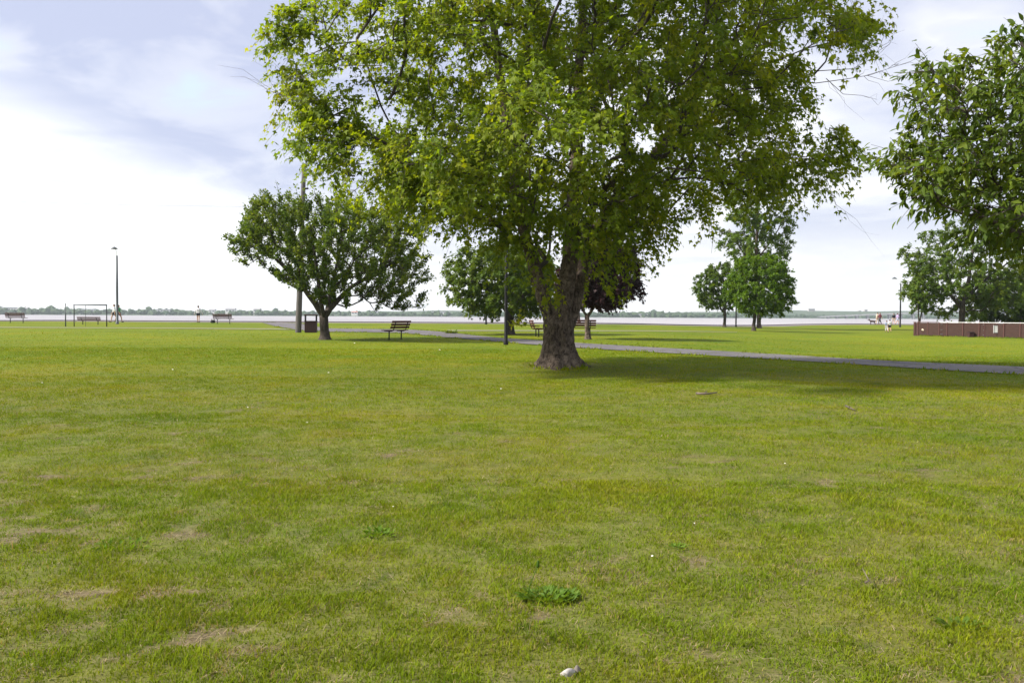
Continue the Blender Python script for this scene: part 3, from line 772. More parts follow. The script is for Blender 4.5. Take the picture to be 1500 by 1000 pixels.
tree('round_tree', 'round dense green tree with dark forked trunk behind the near black lamp post', (747, 490),
     [(362, 690, 765), (372, 665, 800), (390, 652, 818), (410, 650, 822), (430, 655, 822), (445, 662, 815), (455, 690, 800)],
     [[(748, 490, 0, 11), (748, 475, 0, 10), (748, 460, 0, 10)], [(746, 462, 0, 6), (735, 447, 0, 5), (715, 425, -.3, 4), (685, 405, -.4, 2)], [(750, 462, 0, 6), (760, 445, .2, 5), (775, 420, .5, 4), (795, 400, .8, 2)],
      [(748, 460, 0, 6), (746, 430, -.5, 4), (742, 395, -1, 2)]],
     'round', 32, 300, .48, 5, .55, 17, .14, T_MAPLE, .95, .12)
tree('slender_tree', 'pale leaning slender trunk behind the round tree, left of the big maple', (758, 476.5),
     [(372, 745, 800), (395, 735, 815), (420, 740, 812), (440, 752, 795)],
     [[(758, 476.5, 0, 5.4), (761, 462, 0, 5), (765, 448, 0, 4.4), (771, 420, 0, 3), (776, 395, 0, 1.5)]],
     'loose', 33, 60, .55, 5, .6, 14, .20, T_MAPLE, .9, .2, barkm='bark', twigs=False)
tree('purple_tree', 'dark purple leaved tree just right of the big maple trunk', (861, 497),
     [(348, 835, 915), (365, 825, 926), (390, 822, 932), (412, 822, 938), (428, 830, 935), (442, 842, 905)],
     [[(861, 497, 0, 8), (860, 480, 0, 7), (860, 462, 0, 7)], [(860, 463, 0, 4), (848, 445, 0, 3), (840, 420, 0, 2)], [(861, 463, 0, 5), (872, 447, 0, 4), (895, 425, -.2, 3), (920, 410, -.3, 1.6)], [(860, 462, 0, 5), (865, 425, .2, 3), (872, 380, .2, 2)]],
     'purple', 34, 230, .42, 5, .5, 20, .13, T_MAPLE, .9, .16, barkm='bark')
tree('slender_tree', 'thin bare-stemmed tree far behind the purple tree, close to the water', (848, 473.8),
     [(385, 838, 872), (405, 830, 884), (430, 832, 880), (446, 842, 866)],
     [[(848, 473.8, 0, 4.6), (847, 455, 0, 4), (850, 425, 0, 2.6), (854, 395, 0, 1.4)]],
     'dark', 35, 40, .55, 5, .6, 14, .22, T_MAPLE, .9, .2, barkm='bark', twigs=False)
tree('dark_tree', 'small dark green tree with thin straight trunk, leftmost of the right hand clump', (1061, 479),
     [(388, 1046, 1072), (400, 1026, 1078), (415, 1018, 1080), (432, 1014, 1082), (443, 1022, 1080), (450, 1040, 1070)],
     [[(1061, 479, 0, 4.6), (1062, 462, 0, 4), (1062, 440, 0, 3.4), (1060, 410, 0, 2)], [(1062, 445, 0, 2), (1045, 428, 0, 1.6), (1028, 420, 0, 1)]],
     'dark', 36, 140, .48, 5, .55, 15, .17, T_MAPLE, .9, .2, twigs=False)
tree('tall_tree', 'tall loose crowned tree standing behind the bright round tree on the right', (1112, 480.5),
     [(235, 1085, 1140), (260, 1068, 1150), (300, 1058, 1155), (335, 1056, 1158), (365, 1058, 1155), (385, 1072, 1148), (405, 1085, 1140)],
     [[(1112, 480.5, 0, 6.4), (1111, 440, 0, 5.6), (1109, 400, 0, 5), (1108, 360, 0, 4.4), (1110, 310, 0, 3), (1112, 260, 0, 1.6)], [(1109, 395, 0, 2.4), (1085, 365, 0, 2), (1068, 335, 0, 1.2)], [(1109, 380, 0, 2.4), (1132, 350, 0, 2), (1150, 318, 0, 1.2)], [(1110, 340, 0, 2), (1092, 310, -.2, 1.4), (1080, 280, -.3, 1)]],
     'loose', 37, 300, .52, 5, .7, 15, .19, T_MAPLE, .9, .34, barkm='bark', droop=.5, shell=.3, twigs=False)
tree('bright_tree', 'bright green round crowned tree on a short trunk in the right hand clump', (1104, 484.5),
     [(377, 1085, 1130), (390, 1072, 1150), (410, 1066, 1160), (430, 1067, 1163), (445, 1075, 1158), (456, 1090, 1140)],
     [[(1104, 484.5, 0, 5.6), (1105, 470, 0, 4.8), (1107, 452, 0, 4.4), (1112, 415, 0, 2)], [(1106, 458, 0, 2.6), (1090, 440, 0, 2), (1078, 420, 0, 1)], [(1107, 456, 0, 2.6), (1125, 440, 0, 2), (1145, 425, 0, 1)]],
     'bright', 38, 270, .42, 5, .5, 17, .15, T_MAPLE, .95, .13, twigs=False)
bR = P(1408, 490, 84); bR[2] = terrain(bR[0], 84)
tree('broad_tree', 'broad dark green tree rising behind the brown board fence', (1408, 487.0),
     [(318, 1395, 1440), (330, 1370, 1470), (350, 1345, 1490), (375, 1325, 1505), (400, 1318, 1515), (425, 1325, 1510), (445, 1335, 1490), (458, 1350, 1470)],
     [[(1408, 487, 0, 9.5), (1409, 465, 0, 8.6), (1410, 440, 0, 8)], [(1408, 452, 0, 4.5), (1392, 432, -.2, 4), (1365, 412, -.4, 3), (1338, 398, -.5, 1.5)], [(1411, 440, 0, 6), (1420, 405, .2, 5), (1425, 365, .3, 3.5), (1428, 330, .3, 1.5)],
      [(1410, 440, 0, 5), (1402, 405, -.4, 4), (1385, 370, -.8, 3), (1372, 345, -.9, 1.5)], [(1411, 440, .2, 4.5), (1440, 412, .6, 3.6), (1470, 390, 1, 2.4), (1490, 375, 1.2, 1.2)]],
     'round', 39, 400, .55, 5, .65, 16, .17, T_MAPLE, .9, .24, base=bR, clear=(1.5, 3.9))
bR2 = P(1437, 490, 90); bR2[2] = terrain(bR2[0], 90)
tree('low_tree', 'low bushy dark tree behind the fence, right of the broad tree', (1437, 486.0),
     [(405, 1425, 1452), (420, 1416, 1462), (440, 1412, 1466), (458, 1415, 1464), (468, 1422, 1456)],
     [[(1437, 486, 0, 6), (1437, 470, 0, 5), (1437, 445, 0, 3.5), (1438, 415, 0, 1.6)]],
     'dark', 40, 90, .5, 5, .55, 15, .17, T_MAPLE, .9, .2, base=bR2, twigs=False)
bR3 = P(1497, 490, 88); bR3[2] = terrain(bR3[0], 88)
tree('dense_tree', 'dense dark tree at the right edge of the photo behind the fence', (1497, 486.0),
     [(385, 1480, 1520), (400, 1462, 1540), (420, 1450, 1556), (445, 1448, 1560), (460, 1456, 1552), (468, 1470, 1540)],
     [[(1497, 486, 0, 8), (1497, 470, 0, 7), (1498, 440, 0, 4.5), (1500, 405, 0, 2)]],
     'dark', 41, 240, .52, 5, .6, 15, .17, T_MAPLE, .9, .18, base=bR3, twigs=False)
bR4 = P(1347, 490, 82); bR4[2] = terrain(bR4[0], 82)
tree('twin_stem_tree', 'small tree with two thin stems in a V beside the left fence end', (1347, 488.5),
     [(405, 1338, 1362), (420, 1332, 1366), (438, 1332, 1368), (450, 1338, 1362)],
     [[(1347, 488.5, 0, 3.8), (1347, 478, 0, 3.4), (1346.5, 470, 0, 3.2)], [(1346, 471, 0, 2.2), (1345, 455, 0, 1.9), (1343, 425, 0, 1)], [(1347.5, 471, 0, 2.2), (1350, 458, 0, 1.9), (1353, 425, 0, 1)]],
     'round', 42, 44, .5, 5, .5, 14, .17, T_MAPLE, .9, .2, base=bR4, twigs=False)

# --- near tree leaning in from the right, its trunk outside the frame
def near_tree():
    rs = np.random.RandomState(55); Y = 10.5
    b = P(1790, 600, Y); b[2] = float(terrain(b[0], Y))
    t = thing('cherry_tree', 'near tree with large drooping pointed leaves reaching in from the right edge', 'tree', tuple(b))
    L = lambda rows: [P(x, y, Y + o) - b for x, y, o in rows]
    limbs = [([(0, 0, -.2), (0, 0, .5), (-.05, 0, 1.35)], [.20, .17, .15]),
             (L([(1780, 470, 0), (1690, 405, -.1), (1600, 372, -.2), (1520, 350, -.2), (1440, 318, -.3), (1380, 300, -.4)]), [.085, .07, .055, .04, .022, .010]),
             (L([(1780, 470, 0), (1700, 380, .3), (1610, 310, .4), (1530, 272, .3), (1450, 262, .2), (1380, 258, .1), (1315, 255, 0)]), [.085, .075, .058, .04, .026, .016, .008]),
             (L([(1785, 460, 0), (1720, 330, -.3), (1640, 230, -.5), (1560, 160, -.6), (1515, 110, -.6), (1496, 62, -.6)]), [.08, .07, .055, .04, .024, .014]),
             (L([(1530, 272, .3), (1460, 225, 0), (1410, 190, -.2), (1360, 165, -.3), (1320, 150, -.3)]), [.035, .026, .018, .012, .006]),
             (L([(1610, 310, .4), (1540, 220, .9), (1480, 150, 1.1), (1455, 100, 1.1)]), [.045, .03, .02, .01]),
             (L([(1790, 460, 0), (1840, 300, .2), (1880, 100, .3)]), [.09, .07, .03]), (L([(1790, 460, 0), (1900, 350, -.4), (2030, 260, -.6)]), [.08, .05, .02]),
             (L([(1790, 460, 0), (1800, 330, -1.2), (1810, 210, -2)]), [.07, .05, .02]), (L([(1790, 460, 0), (1780, 300, 1.4), (1770, 180, 2.4)]), [.07, .05, .02])]
    tg = []
    for k in range(1500):                                  # clumps where the photograph shows foliage, with real depth
        x = rs.uniform(1275, 1560); y = rs.uniform(52, 368)
        lo = np.interp(y, [20, 50, 85, 105, 128, 150, 175, 190, 205, 230, 255, 275, 290, 310, 340, 365, 385], [1490, 1478, 1462, 1352, 1340, 1315, 1350, 1350, 1345, 1300, 1298, 1345, 1348, 1380, 1440, 1478, 1495])
        if x < lo + 8: continue
        if 118 < y < 140 and 1425 < x < 1450 and rs.rand() < .7: continue
        q = P(x, y, Y + rs.uniform(-1.1, 1.3) * min(1, (x - lo) / 90 + .25)) - b
        if all(((q - e) ** 2).sum() > (.29 if y < 200 else .25) ** 2 for e in tg): tg.append(q)
    vis = len(tg)
    for k in range(900):                                   # the rest of its crown, outside the frame
        v = rs.randn(3); v /= np.linalg.norm(v); rad = rs.rand() ** .4
        q = np.array([v[0] * 2.9, v[1] * 2.6, 3.7 + v[2] * 1.9]) * 1.0; q = np.array([0, 0, 3.7]) + (q - np.array([0, 0, 3.7])) * rad
        if (q + b)[0] < P(1560, 300, (q + b)[1])[0]: continue
        if all(((q - e) ** 2).sum() > .33 ** 2 for e in tg): tg.append(q)
    tg = np.array(tg)
    pos, r, br, nl = grow(rs, limbs, tg, .25, .0042, .3, .44, .06)
    mb = MB(); branch_tubes(mb, pos, r, br, nl, False, 8)
    mb.lathe([(.34, -.12), (.29, 0), (.22, .14), (.19, .35), (.18, .5)], 16)
    p, tip, nrm, tint = spray(rs, tg, np.array([.3, 0, 2.4]), 5, .42, 8, .95, .8, .10, .16, .65, .020, mb, .0036)
    build('trunk', mb, M['bark2'], t, True)
    leaves('crown', p, tip, nrm, .108 * (.6 + .6 * rs.rand(len(p))), tint, T_LONG, M['cherry'], t)
near_tree()

# ------------------------------------------------------------------ benches
def bench():
    t = thing('park_bench', '', 'bench', group='brown slatted park benches')
    s = MB(); 
    for k in range(4): s.box((0, -.20 + k * .125, .455 + .004 * k), (1.85, .10, .04), 0, .008)
    build('seat', s, M['brownwood'], t)
    k_ = MB()
    for k in range(3): k_.box((0, .262 + .045 * k, .60 + k * .135), (1.85, .038, .105), 0, .008, rx=-.28)
    build('backrest', k_, M['brownwood'], t)
    for sx in (-.6, .6):
        f = MB(); f.tube([(sx, -.25, .425), (sx, .12, .42), (sx, .22, .455), (sx, .285, .58), (sx, .385, .90)], .022, 8); build('frame', f, M['blackmetal'], t, True)
        l = MB(); l.tube([(sx, 0, -.05), (sx, 0, .42)], .032, 10); l.lathe([(.09, -.01), (.09, .012), (.04, .02)], 12, (sx, 0, 0)); build('leg', l, M['blackmetal'], t, True)
    return t
b0 = bench()
def put_bench(o, label, x, y, rz, first=False, scale=None):
    g = G(x, y)
    if first: o.location = g; o.rotation_euler = (0, 0, rz); o['label'] = label; return o
    return dup(o, label, g, rz, scale)
put_bench(b0, 'slatted bench turned sideways under the low spreading tree, beside the path', 579, 497.3, R(-112), True)
put_bench(b0, 'brown slatted bench nearest the left edge of the photo, alone by the water', 24.5, 472.8, R(180))
put_bench(b0, 'low brown bench framed by the small metal goal', 132.5, 475.2, R(180), scale=(1.1, 1, .72))
put_bench(b0, 'reddish bench by the water with a dark bag at its left end', 327.5, 474.2, R(176))
put_bench(b0, 'bench seen end on, tucked close against the left side of the big maple trunk', 787, 493, R(96))
put_bench(b0, 'red brown bench seen between the big maple trunk and the purple tree stem', 849, 491.5, R(180))

# ------------------------------------------------------------------ litter bin, poles, lamps, goal
def bin_():
    g = G(455.5, 487); t = thing('litter_bin', 'square dark brown litter bin with open roofed top beside the utility pole', 'litter bin', tuple(g), .12)
    m = MB(); m.box((0, 0, .345), (.70, .62, .69), 0, .02)
    for sx in (-1, 1):
        for k in range(5): m.box((sx * .352, -.25 + k * .125, .345), (.012, .10, .62), 0, .003)
    for k in range(6): m.box((-.29 + k * .116, -.312, .345), (.098, .012, .62), 0, .003)
    build('body', m, M['canbrown'], t)
    r = MB(); r.box((0, 0, .705), (.76, .68, .03), 0, .008); build('rim', r, M['blackmetal'], t)
    for sx in (-1, 1):
        for sy in (-1, 1):
            p = MB(); p.box((sx * .33, sy * .28, .88), (.05, .05, .32)); build('post', p, M['blackmetal'], t)
    r = MB(); r.box((0, 0, 1.075), (.80, .72, .07), 0, .015); build('roof', r, M['canbrown'], t)
bin_()
def utility():
    g = G(436.8, 487); d = g[1]; t = thing('utility_pole', 'tall weathered wooden utility pole rising behind the low spreading tree', 'utility pole', tuple(g))
    top = P(445.5, 240, d) - g; m = MB()
    n = 10; m.tube([np.array([0, 0, -.3])] + [top * k / n for k in range(n + 1)], [.195] + list(np.linspace(.19, .125, n + 1)), 16); build('pole', m, M['polewood'], t, True)
    f = MB(); q = P(447.5, 277, d) - g; f.caps(q + [-.05, -.1, 0], q + [.16, -.12, .02], .05, .06, 10); build('fitting', f, M['blackmetal'], t, True)
    h = MB(); q = P(444.2, 302, d) - g; h.tube([q + [-.05, -.12, 0], q + [-.05, -.26, .03]], .025, 8); build('wire_hook', h, M['blackmetal'], t, True)
    # overhead wire running off to the left
    w = MB(); a = P(443.0, 302.5, d - .25); e = P(-160, 287, 47); pts = []
    for k in range(31):
        s = k / 30; p = a * (1 - s) + e * s; p[2] -= .55 * 4 * s * (1 - s) * .3; pts.append(p)
    w.tube(pts, .006, 5); o = build('overhead_wire', w, M['greymetal']); tag(o, 'thin overhead wire crossing the pale sky left of the utility pole', 'wire')
utility()
def lamp(name, label, base, H, dia, mat, arm=0.0, head=True, glass='glass'):
    t = thing(name, label, 'lamp post', tuple(base), group=None)
    m = MB(); m.tube([(0, 0, -.2), (0, 0, .15), (0, 0, .18), (0, 0, H * .5), (0, 0, H)], [dia * .62, dia * .62, dia * .46, dia * .42, dia * .36], 14); build('pole', m, M[mat], t, True)
    if arm:
        a = MB(); a.tube([(0, 0, H - .05), (-.02, 0, H + .45), (-arm, 0, H + .62)], [.028, .025, .022], 8); build('arm', a, M['white'], t, True)
        h = MB(); h.lathe([(.04, .80), (.10, .76), (.26, .66), (.30, .60), (.26, .585)], 14, (-arm, 0, H)); build('lamp_head', h, M['greymetal'], t, True)
    else:
        h = MB(); h.lathe([(dia * .5, 0), (.14, .05), (.17, .12), (.20, .42), (.15, .50)], 14, (0, 0, H)); gl = build('lamp_globe', h, M[glass], t, True)
        c = MB(); c.lathe([(.24, .50), (.20, .56), (.07, .66), (.03, .74)], 14, (0, 0, H)); build('lamp_cap', c, M[mat], t, True)
    return t
lamp('lamp_post', 'tall grey lamp post with small hooded lamp, standing alone on the left', G(171.8, 474.5), 6.15, .235, 'greymetal', .22)
lamp('lamp_post', 'near black lamp post rising into the maple leaves left of its trunk', G(741, 505), 4.35, .16, 'blackmetal')
lamp('lamp_post', 'thin black lamp post standing behind the left half of the round tree', G(712, 475), 4.9, .20, 'blackmetal')
lamp('lamp_post', 'thin dark lamp post between the two trunks of the right hand tree clump', G(1078, 478.5), 4.6, .18, 'blackmetal')
lamp('lamp_post', 'slim brown lamp post beside the walkers, left of the broad tree', G(1318.5, 479.0), 5.3, .20, 'blackmetal', .8)

def goal():
    a = G(108.5, 478.2); e = G(156.5, 478.4); w = e[0] - a[0]; t = thing('goal_frame', 'small empty metal goal frame standing on the grass by the pale walkway', 'goal', tuple((a + e) / 2))
    H = 32 / ppm(a[1])
    for sx, n in ((-1, 0), (1, 0)):
        m = MB(); m.tube([(sx * w / 2, 0, -.1), (sx * w / 2, 0, H)], .036, 10); build('goal_post', m, M['blackmetal'], t, True)
    m = MB(); m.tube([(-w / 2 - .04, 0, H), (w / 2 + .04, 0, H)], .034, 10); build('crossbar', m, M['greymetal'], t, True)
    for sx in (-1, 1):
        m = MB(); m.tube([(sx * (w / 2 - .05), 0, H - .02), (sx * (w / 2 - .42), 1.0, H - .04), (sx * (w / 2 - .42), 1.02, .02)], .016, 6); build('rear_stay', m, M['greymetal'], t, True)
    m = MB(); m.tube([(-(w / 2 - .42), 1.02, H - .04), ((w / 2 - .42), 1.02, H - .04)], .016, 6); build('rear_bar', m, M['greymetal'], t, True)
    g = G(96.2, 478.2); p = MB(); H2 = 33 / ppm(g[1])
    p.tube([(0, 0, -.1), (0, 0, H2 * .62), (0, 0, H2 * .63), (0, 0, H2)], [.045, .045, .034, .032], 10); p.lathe([(.05, 0), (.05, .03), (.02, .045)], 10, (0, 0, H2 - .01))
    o = build('post', p, M['greymetal'], None, True); o.location = g; tag(o, 'single thin upright metal post left of the small goal', 'post')
goal()

# ------------------------------------------------------------------ board fence
def fence():
    A = G(1345.5, 491.8); B = G(1376, 492.6); C = G(1441, 494.0); D = G(1530, 496.3)
    t = thing('board_fence', 'long low enclosure fence of brown horizontal boards on the right', 'fence', tuple(B))
    H = 20.6 / ppm(B[1]); pts = [A - B, B - B, C - B, D - B]
    pts[0] = pts[0] + np.array([0, .9, 0])
    for i in range(3):
        p, q = pts[i], pts[i + 1]; L = np.linalg.norm((q - p)[:2]); a = math.atan2(q[1] - p[1], q[0] - p[0])
        m = MB(); m.box((L / 2, 0, H / 2 - .03), (L - .02, .05, H - .02), 0, .006)
        o = build('board_panel', m, M['fence'], t); o.location = p; o.rotation_euler = (0, 0, a)
        c = MB(); c.box((L / 2, .0, H + .005), (L, .13, .035), 0, .008); o = build('cap_rail', c, M['white' if i else 'fencepost'], t); o.location = p; o.rotation_euler = (0, 0, a)
    def at(px, dz=0):
        w = G(px, np.interp(px, [1345, 1376, 1441, 1530], [491.8, 492.6, 494.0, 496.3])) - B
        if px < 1376: w = w + np.array([0, .9 * (1376 - px) / 31, 0])
        return w
    for px in (1346.5, 1350.5, 1362, 1375.5, 1387, 1410, 1434, 1441.5, 1470, 1494, 1516):
        w = at(px); m = MB(); m.box((w[0], w[1] - .06, w[2] + H / 2 - .02), (.10, .07, H + .01), 0, .01); build('post', m, M['fencepost'], t)
    for px in (1378.3, 1440.5):
        for k in (.16, .48, .85):
            w = at(px); m = MB(); m.box((w[0], w[1] - .115, w[2] + H * k), (.19, .03, .04), 0, .008); build('bracket', m, M['bridge'], t)
    w = at(1355.5); m = MB(); m.caps(w + [0, -.09, .48], w + [.10, -.12, .44], .07, .09, 10); build('knob', m, M['c_cream'], t, True)
    def stand(px, dz): 
        return at(px) + B + np.array([0, -.05, dz])
    w = stand(1459.5, 0); s = thing('notice_sign', 'blank white notice board fixed to the brown fence', 'sign', (w[0], w[1] - .02, w[2] + .62))
    m = MB(); m.box((0, 0, 0), (.52, .025, .56), 0, .006); build('panel', m, M['white'], s)
    m = MB(); 
    for sx in (-1, 1): m.box((sx * .235, -.018, 0), (.03, .012, .56))
    for sz in (-1, 1): m.box((0, -.0175, sz * .265), (.44, .012, .03))
    build('frame', m, M['greymetal'], s)
    w = stand(1418.5, 0); s = thing('box', 'small dark brown box standing against the foot of the fence', 'box', (w[0], w[1] - .30, w[2]))
    m = MB(); m.box((0, 0, .17), (.36, .34, .36), 0, .015); build('body', m, M['canbrown'], s)
    m = MB(); m.box((0, 0, .365), (.40, .38, .03), 0, .008); build('lid', m, M['blackmetal'], s)
fence()

# ------------------------------------------------------------------ people and dogs
def person(label, px, py, H, rz, shirt, shorts, skin='skin', hair='hairbrown', stride=0.0, sleeves=.5, legs=.45, arms=.15, longhair=False, pack=None, hand=0.0):
    g = G(px, py) if not isinstance(px, np.ndarray) else px
    k = H / 1.72; V = lambda x, y, z: np.array([x, y, z]) * k          # facing -y
    st = stride
    hip = {s: V(s * .09, 0, .92) for s in (-1, 1)}
    knee = {s: V(s * .095, -s * st * .22 - .02, .50) for s in (-1, 1)}
    ank = {s: V(s * .10, -s * st * .34 + (.06 if s * st < 0 else 0), .085 + (.05 if s * st < -.3 else 0)) for s in (-1, 1)}
    sh = {s: V(s * .175, 0, 1.42) for s in (-1, 1)}
    el = {s: V(s * (.22 + arms * .25), s * st * .14 + .01, 1.13) for s in (-1, 1)}
    wr = {s: V(s * (.22 + arms * .45 - hand * .3), s * st * .24 - .06 - hand * .2, .90 + hand * .15) for s in (-1, 1)}
    def limbs(mb, grow_=0.0, arm_to=1.0, arm=True, leg=False, torso=True, leg_to=1.0):
        e = grow_
        if torso:
            for (z0, r0, z1, r1, w) in ((.95, .105, 1.12, .10, .07), (1.12, .10, 1.33, .115, .085)):
                for s in (-1, 0, 1): mb.caps(V(s * w, 0, z0), V(s * w * 1.05, 0, z1), (r0 + e) * k, (r1 + e) * k, 12)
            mb.caps(V(-.13, 0, 1.405), V(.13, 0, 1.405), (.068 + e) * k, (.068 + e) * k, 10)
        if arm:
            for s in (-1, 1):
                a, b_, c = sh[s], el[s], wr[s]
                if arm_to >= 1: mb.caps(a, b_, (.052 + e) * k, (.042 + e) * k); mb.caps(b_, c, (.041 + e) * k, (.028 + e) * k)
                else: mb.caps(a, a + (b_ - a) * arm_to * 2, (.055 + e) * k, (.05 + e) * k)
        if leg:
            for s in (-1, 1):
                mb.caps(hip[s] + V(0, 0, .03), hip[s] + (knee[s] - hip[s]) * min(1, leg_to), (.092 + e) * k, (.092 - .032 * min(1, leg_to) + e) * k)
                if leg_to > 1: mb.caps(knee[s], knee[s] + (ank[s] - knee[s]) * (leg_to - 1), (.060 + e) * k, (.045 + e) * k)
    mb = MB(); limbs(mb, 0, 1, True, True, True, 1.0)
    for s in (-1, 1):
        mb.caps(knee[s], knee[s] * .55 + ank[s] * .45 + V(0, .012, 0), .057 * k, .054 * k); mb.caps(knee[s] * .55 + ank[s] * .45 + V(0, .012, 0), ank[s], .053 * k, .036 * k)
        mb.caps(ank[s] + V(0, .03, -.045), ank[s] + V(s * .01, -.15, -.055), .036 * k, .030 * k)
        w = wr[s]; dn = unit(wr[s] - el[s]); sd = np.array([0, 1.0, 0])
        mb.caps(w, w + dn * .085 * k, .026 * k, .034 * k)
        for f, (off, ln) in enumerate(((-.030, .072), (-.010, .082), (.010, .077), (.029, .060))):
            a = w + dn * .10 * k + sd * off * k; m1 = a + dn * ln * .5 * k + V(-s * .006, 0, 0); mb.caps(a, m1, .0105 * k, .010 * k, 8); mb.caps(m1, m1 + dn * ln * .5 * k + V(-s * .022, 0, 0), .010 * k, .009 * k, 8)
        a = w + dn * .035 * k - sd * .022 * k; mb.caps(a, a + dn * .05 * k - sd * .035 * k, .012 * k, .010 * k, 8)
    mb.caps(V(0, .01, 1.42), V(0, -.005, 1.54), .052 * k, .050 * k)
    mb.caps(V(0, -.002, 1.625), V(0, -.022, 1.575), .082 * k, .066 * k, 14); mb.caps(V(0, .01, 1.635), V(0, -.01, 1.635), .085 * k, .082 * k, 14)
    mb.caps(V(0, -.085, 1.62), V(0, -.102, 1.595), .012 * k, .014 * k, 8)                       # nose
    mb.caps(V(-.02, -.082, 1.563), V(.02, -.082, 1.563), .009 * k, .009 * k, 8)                 # mouth
    for s in (-1, 1):
        mb.caps(V(s * .082, .005, 1.62), V(s * .084, .008, 1.59), .014 * k, .011 * k, 8); mb.caps(V(s * .03, -.083, 1.632), V(s * .034, -.083, 1.632), .011 * k, .011 * k, 8)
    o = link('person', remesh(mb, .0095, 1), M[skin], None, True); o.location = g; o.rotation_euler = (0, 0, rz); tag(o, label, 'person')
    c = MB(); limbs(c, .014, sleeves, True, False, True); build_r('shirt', c, M[shirt], o)
    c = MB(); c.caps(V(-.075, 0, .95), V(.075, 0, .95), .122 * k, .122 * k, 12); limbs(c, .020, 1, False, True, False, legs); build_r('shorts' if legs < 1 else 'trousers', c, M[shorts], o)
    for s in (-1, 1):
        c = MB(); c.caps(ank[s] + V(0, .035, -.045), ank[s] + V(s * .01, -.165, -.052), .044 * k, .037 * k); build('shoe', c, M['c_dark' if s else 'white'], o, True)
    c = MB(); c.caps(V(0, .022, 1.652), V(0, -.005, 1.665), .088 * k, .084 * k, 14); c.caps(V(0, .05, 1.62), V(0, .055, 1.57), .062 * k, .05 * k, 12)
    if longhair: c.caps(V(0, .065, 1.6), V(0, .085, 1.40), .06 * k, .03 * k, 12)
    build_r('hair', c, M[hair], o)
    if pack:
        c = MB(); c.box(V(0, .20, 1.24), (.30 * k, .15 * k, .42 * k), 0, .05 * k); q = build('backpack', c, M[pack]); q.location = g; q.rotation_euler = (0, 0, rz); tag(q, 'dark backpack carried by the person in the white top on the lawn', 'backpack')
    return o
def build_r(name, mb, mat, parent, vox=.014): return link(name, remesh(mb, vox, 1), mat, parent, True)
def at_px(px, py, dep):            # somebody on the promenade at a given distance
    q = P(px, py, dep); e = float(yedge(q[0])); q[2] = float(terrain(q[0], min(dep, e))) + .012; return q
person('person in white shirt and dark shorts walking left beside the grey lamp post', at_px(167.2, 471, 92), 0, 1.76, R(-80), 'c_white', 'c_dark', stride=.8)
person('person in green shirt and dark red shorts half hidden behind the grey lamp post', at_px(174.0, 471, 91.5), 0, 1.70, R(80), 'c_green', 'c_red', 'skin2', 'hairbrown', stride=.9)
person('person in pale hoodie and dark shorts standing by the water, seen from behind', at_px(290.5, 471, 94), 0, 1.70, R(180), 'c_pale', 'c_dark', stride=.12, sleeves=1, legs=.35, arms=.38)
person('walker in cream clothes beside the walker in maroon on the right', at_px(1285.4, 475, 130), 0, 1.68, R(200), 'c_cream', 'c_cream', stride=.5, sleeves=1, legs=1.6)
person('walker in maroon shirt and dark leggings walking with the dog on the right', at_px(1288.8, 475, 129.4), 0, 1.66, R(-75), 'c_maroon', 'c_dark', 'skin2', stride=.85, legs=1.7, longhair=True)
person('person in black shirt near the slim lamp post on the right', at_px(1309.2, 475, 130.5), 0, 1.62, R(185), 'c_dark', 'c_cream', stride=.35, legs=.5)
person('person in lavender shirt right beside the slim lamp post', at_px(1314.6, 475, 130), 0, 1.62, R(95), 'c_lav', 'c_blue', stride=.8, legs=.5)
person('child in pale patterned top walking on the lawn on the right', 1298.6, 486.3, 1.08, R(178), 'c_blue', 'c_pale', stride=.4, legs=1.5)
person('child in white top and dark shorts walking on the lawn on the right', 1303.2, 486.5, 1.18, R(182), 'c_white', 'c_dark', hair='hairdark', stride=.4, legs=.5)
def dog():
    g = at_px(1278, 475, 129); mb = MB()
    mb.caps((-.22, 0, .42), (.18, 0, .44), .11, .135, 12); mb.caps((-.30, 0, .43), (-.1, 0, .42), .10, .10, 12)
    mb.caps((.22, 0, .48), (.36, 0, .60), .085, .07, 10); mb.caps((.38, 0, .63), (.42, 0, .63), .078, .07, 10); mb.caps((.44, 0, .61), (.55, 0, .59), .045, .035, 10)
    for s in (-1, 1):
        mb.caps((.20, s * .08, .40), (.20, s * .085, .22), .055, .034, 8); mb.caps((.20, s * .085, .22), (.21, s * .085, .03), .03, .024, 8); mb.caps((.21, s * .085, .025), (.26, s * .085, .02), .027, .024, 8)
        mb.caps((-.28, s * .08, .42), (-.20, s * .085, .26), .075, .045, 8); mb.caps((-.20, s * .085, .26), (-.33, s * .085, .17), .04, .028, 8); mb.caps((-.33, s * .085, .17), (-.30, s * .085, .03), .027, .023, 8); mb.caps((-.30, s * .085, .025), (-.24, s * .085, .02), .026, .023, 8)
        mb.caps((.37, s * .055, .70), (.34, s * .085, .60), .026, .022, 8)
    mb.caps((-.36, 0, .46), (-.50, 0, .56), .03, .015, 8)
    o = link('dog', remesh(mb, .012, 1), M['dog'], None, True); o.location = g; o.rotation_euler = (0, 0, R(170)); o.scale = (1.15, 1.15, 1.05)
    tag(o, 'dark brown dog walking in front of the pair by the water on the right', 'dog')
dog()
def bag():
    g = G(311.8, 473.0); t = thing('bag', 'dark bag with pale flap on the ground at the left end of the reddish bench', 'bag', tuple(g), .3)
    m = MB(); m.box((0, 0, .14), (.46, .26, .28), 0, .08); build('body', m, M['c_dark'], t, True)
    m = MB(); m.box((.02, -.01, .295), (.42, .25, .05), 0, .02); build('flap', m, M['paletwig'], t, True)
    m = MB(); m.tube([(-.16, 0, .28), (-.10, 0, .44), (.08, 0, .46), (.16, 0, .30)], .014, 8); build('handle', m, M['c_dark'], t, True)
bag()

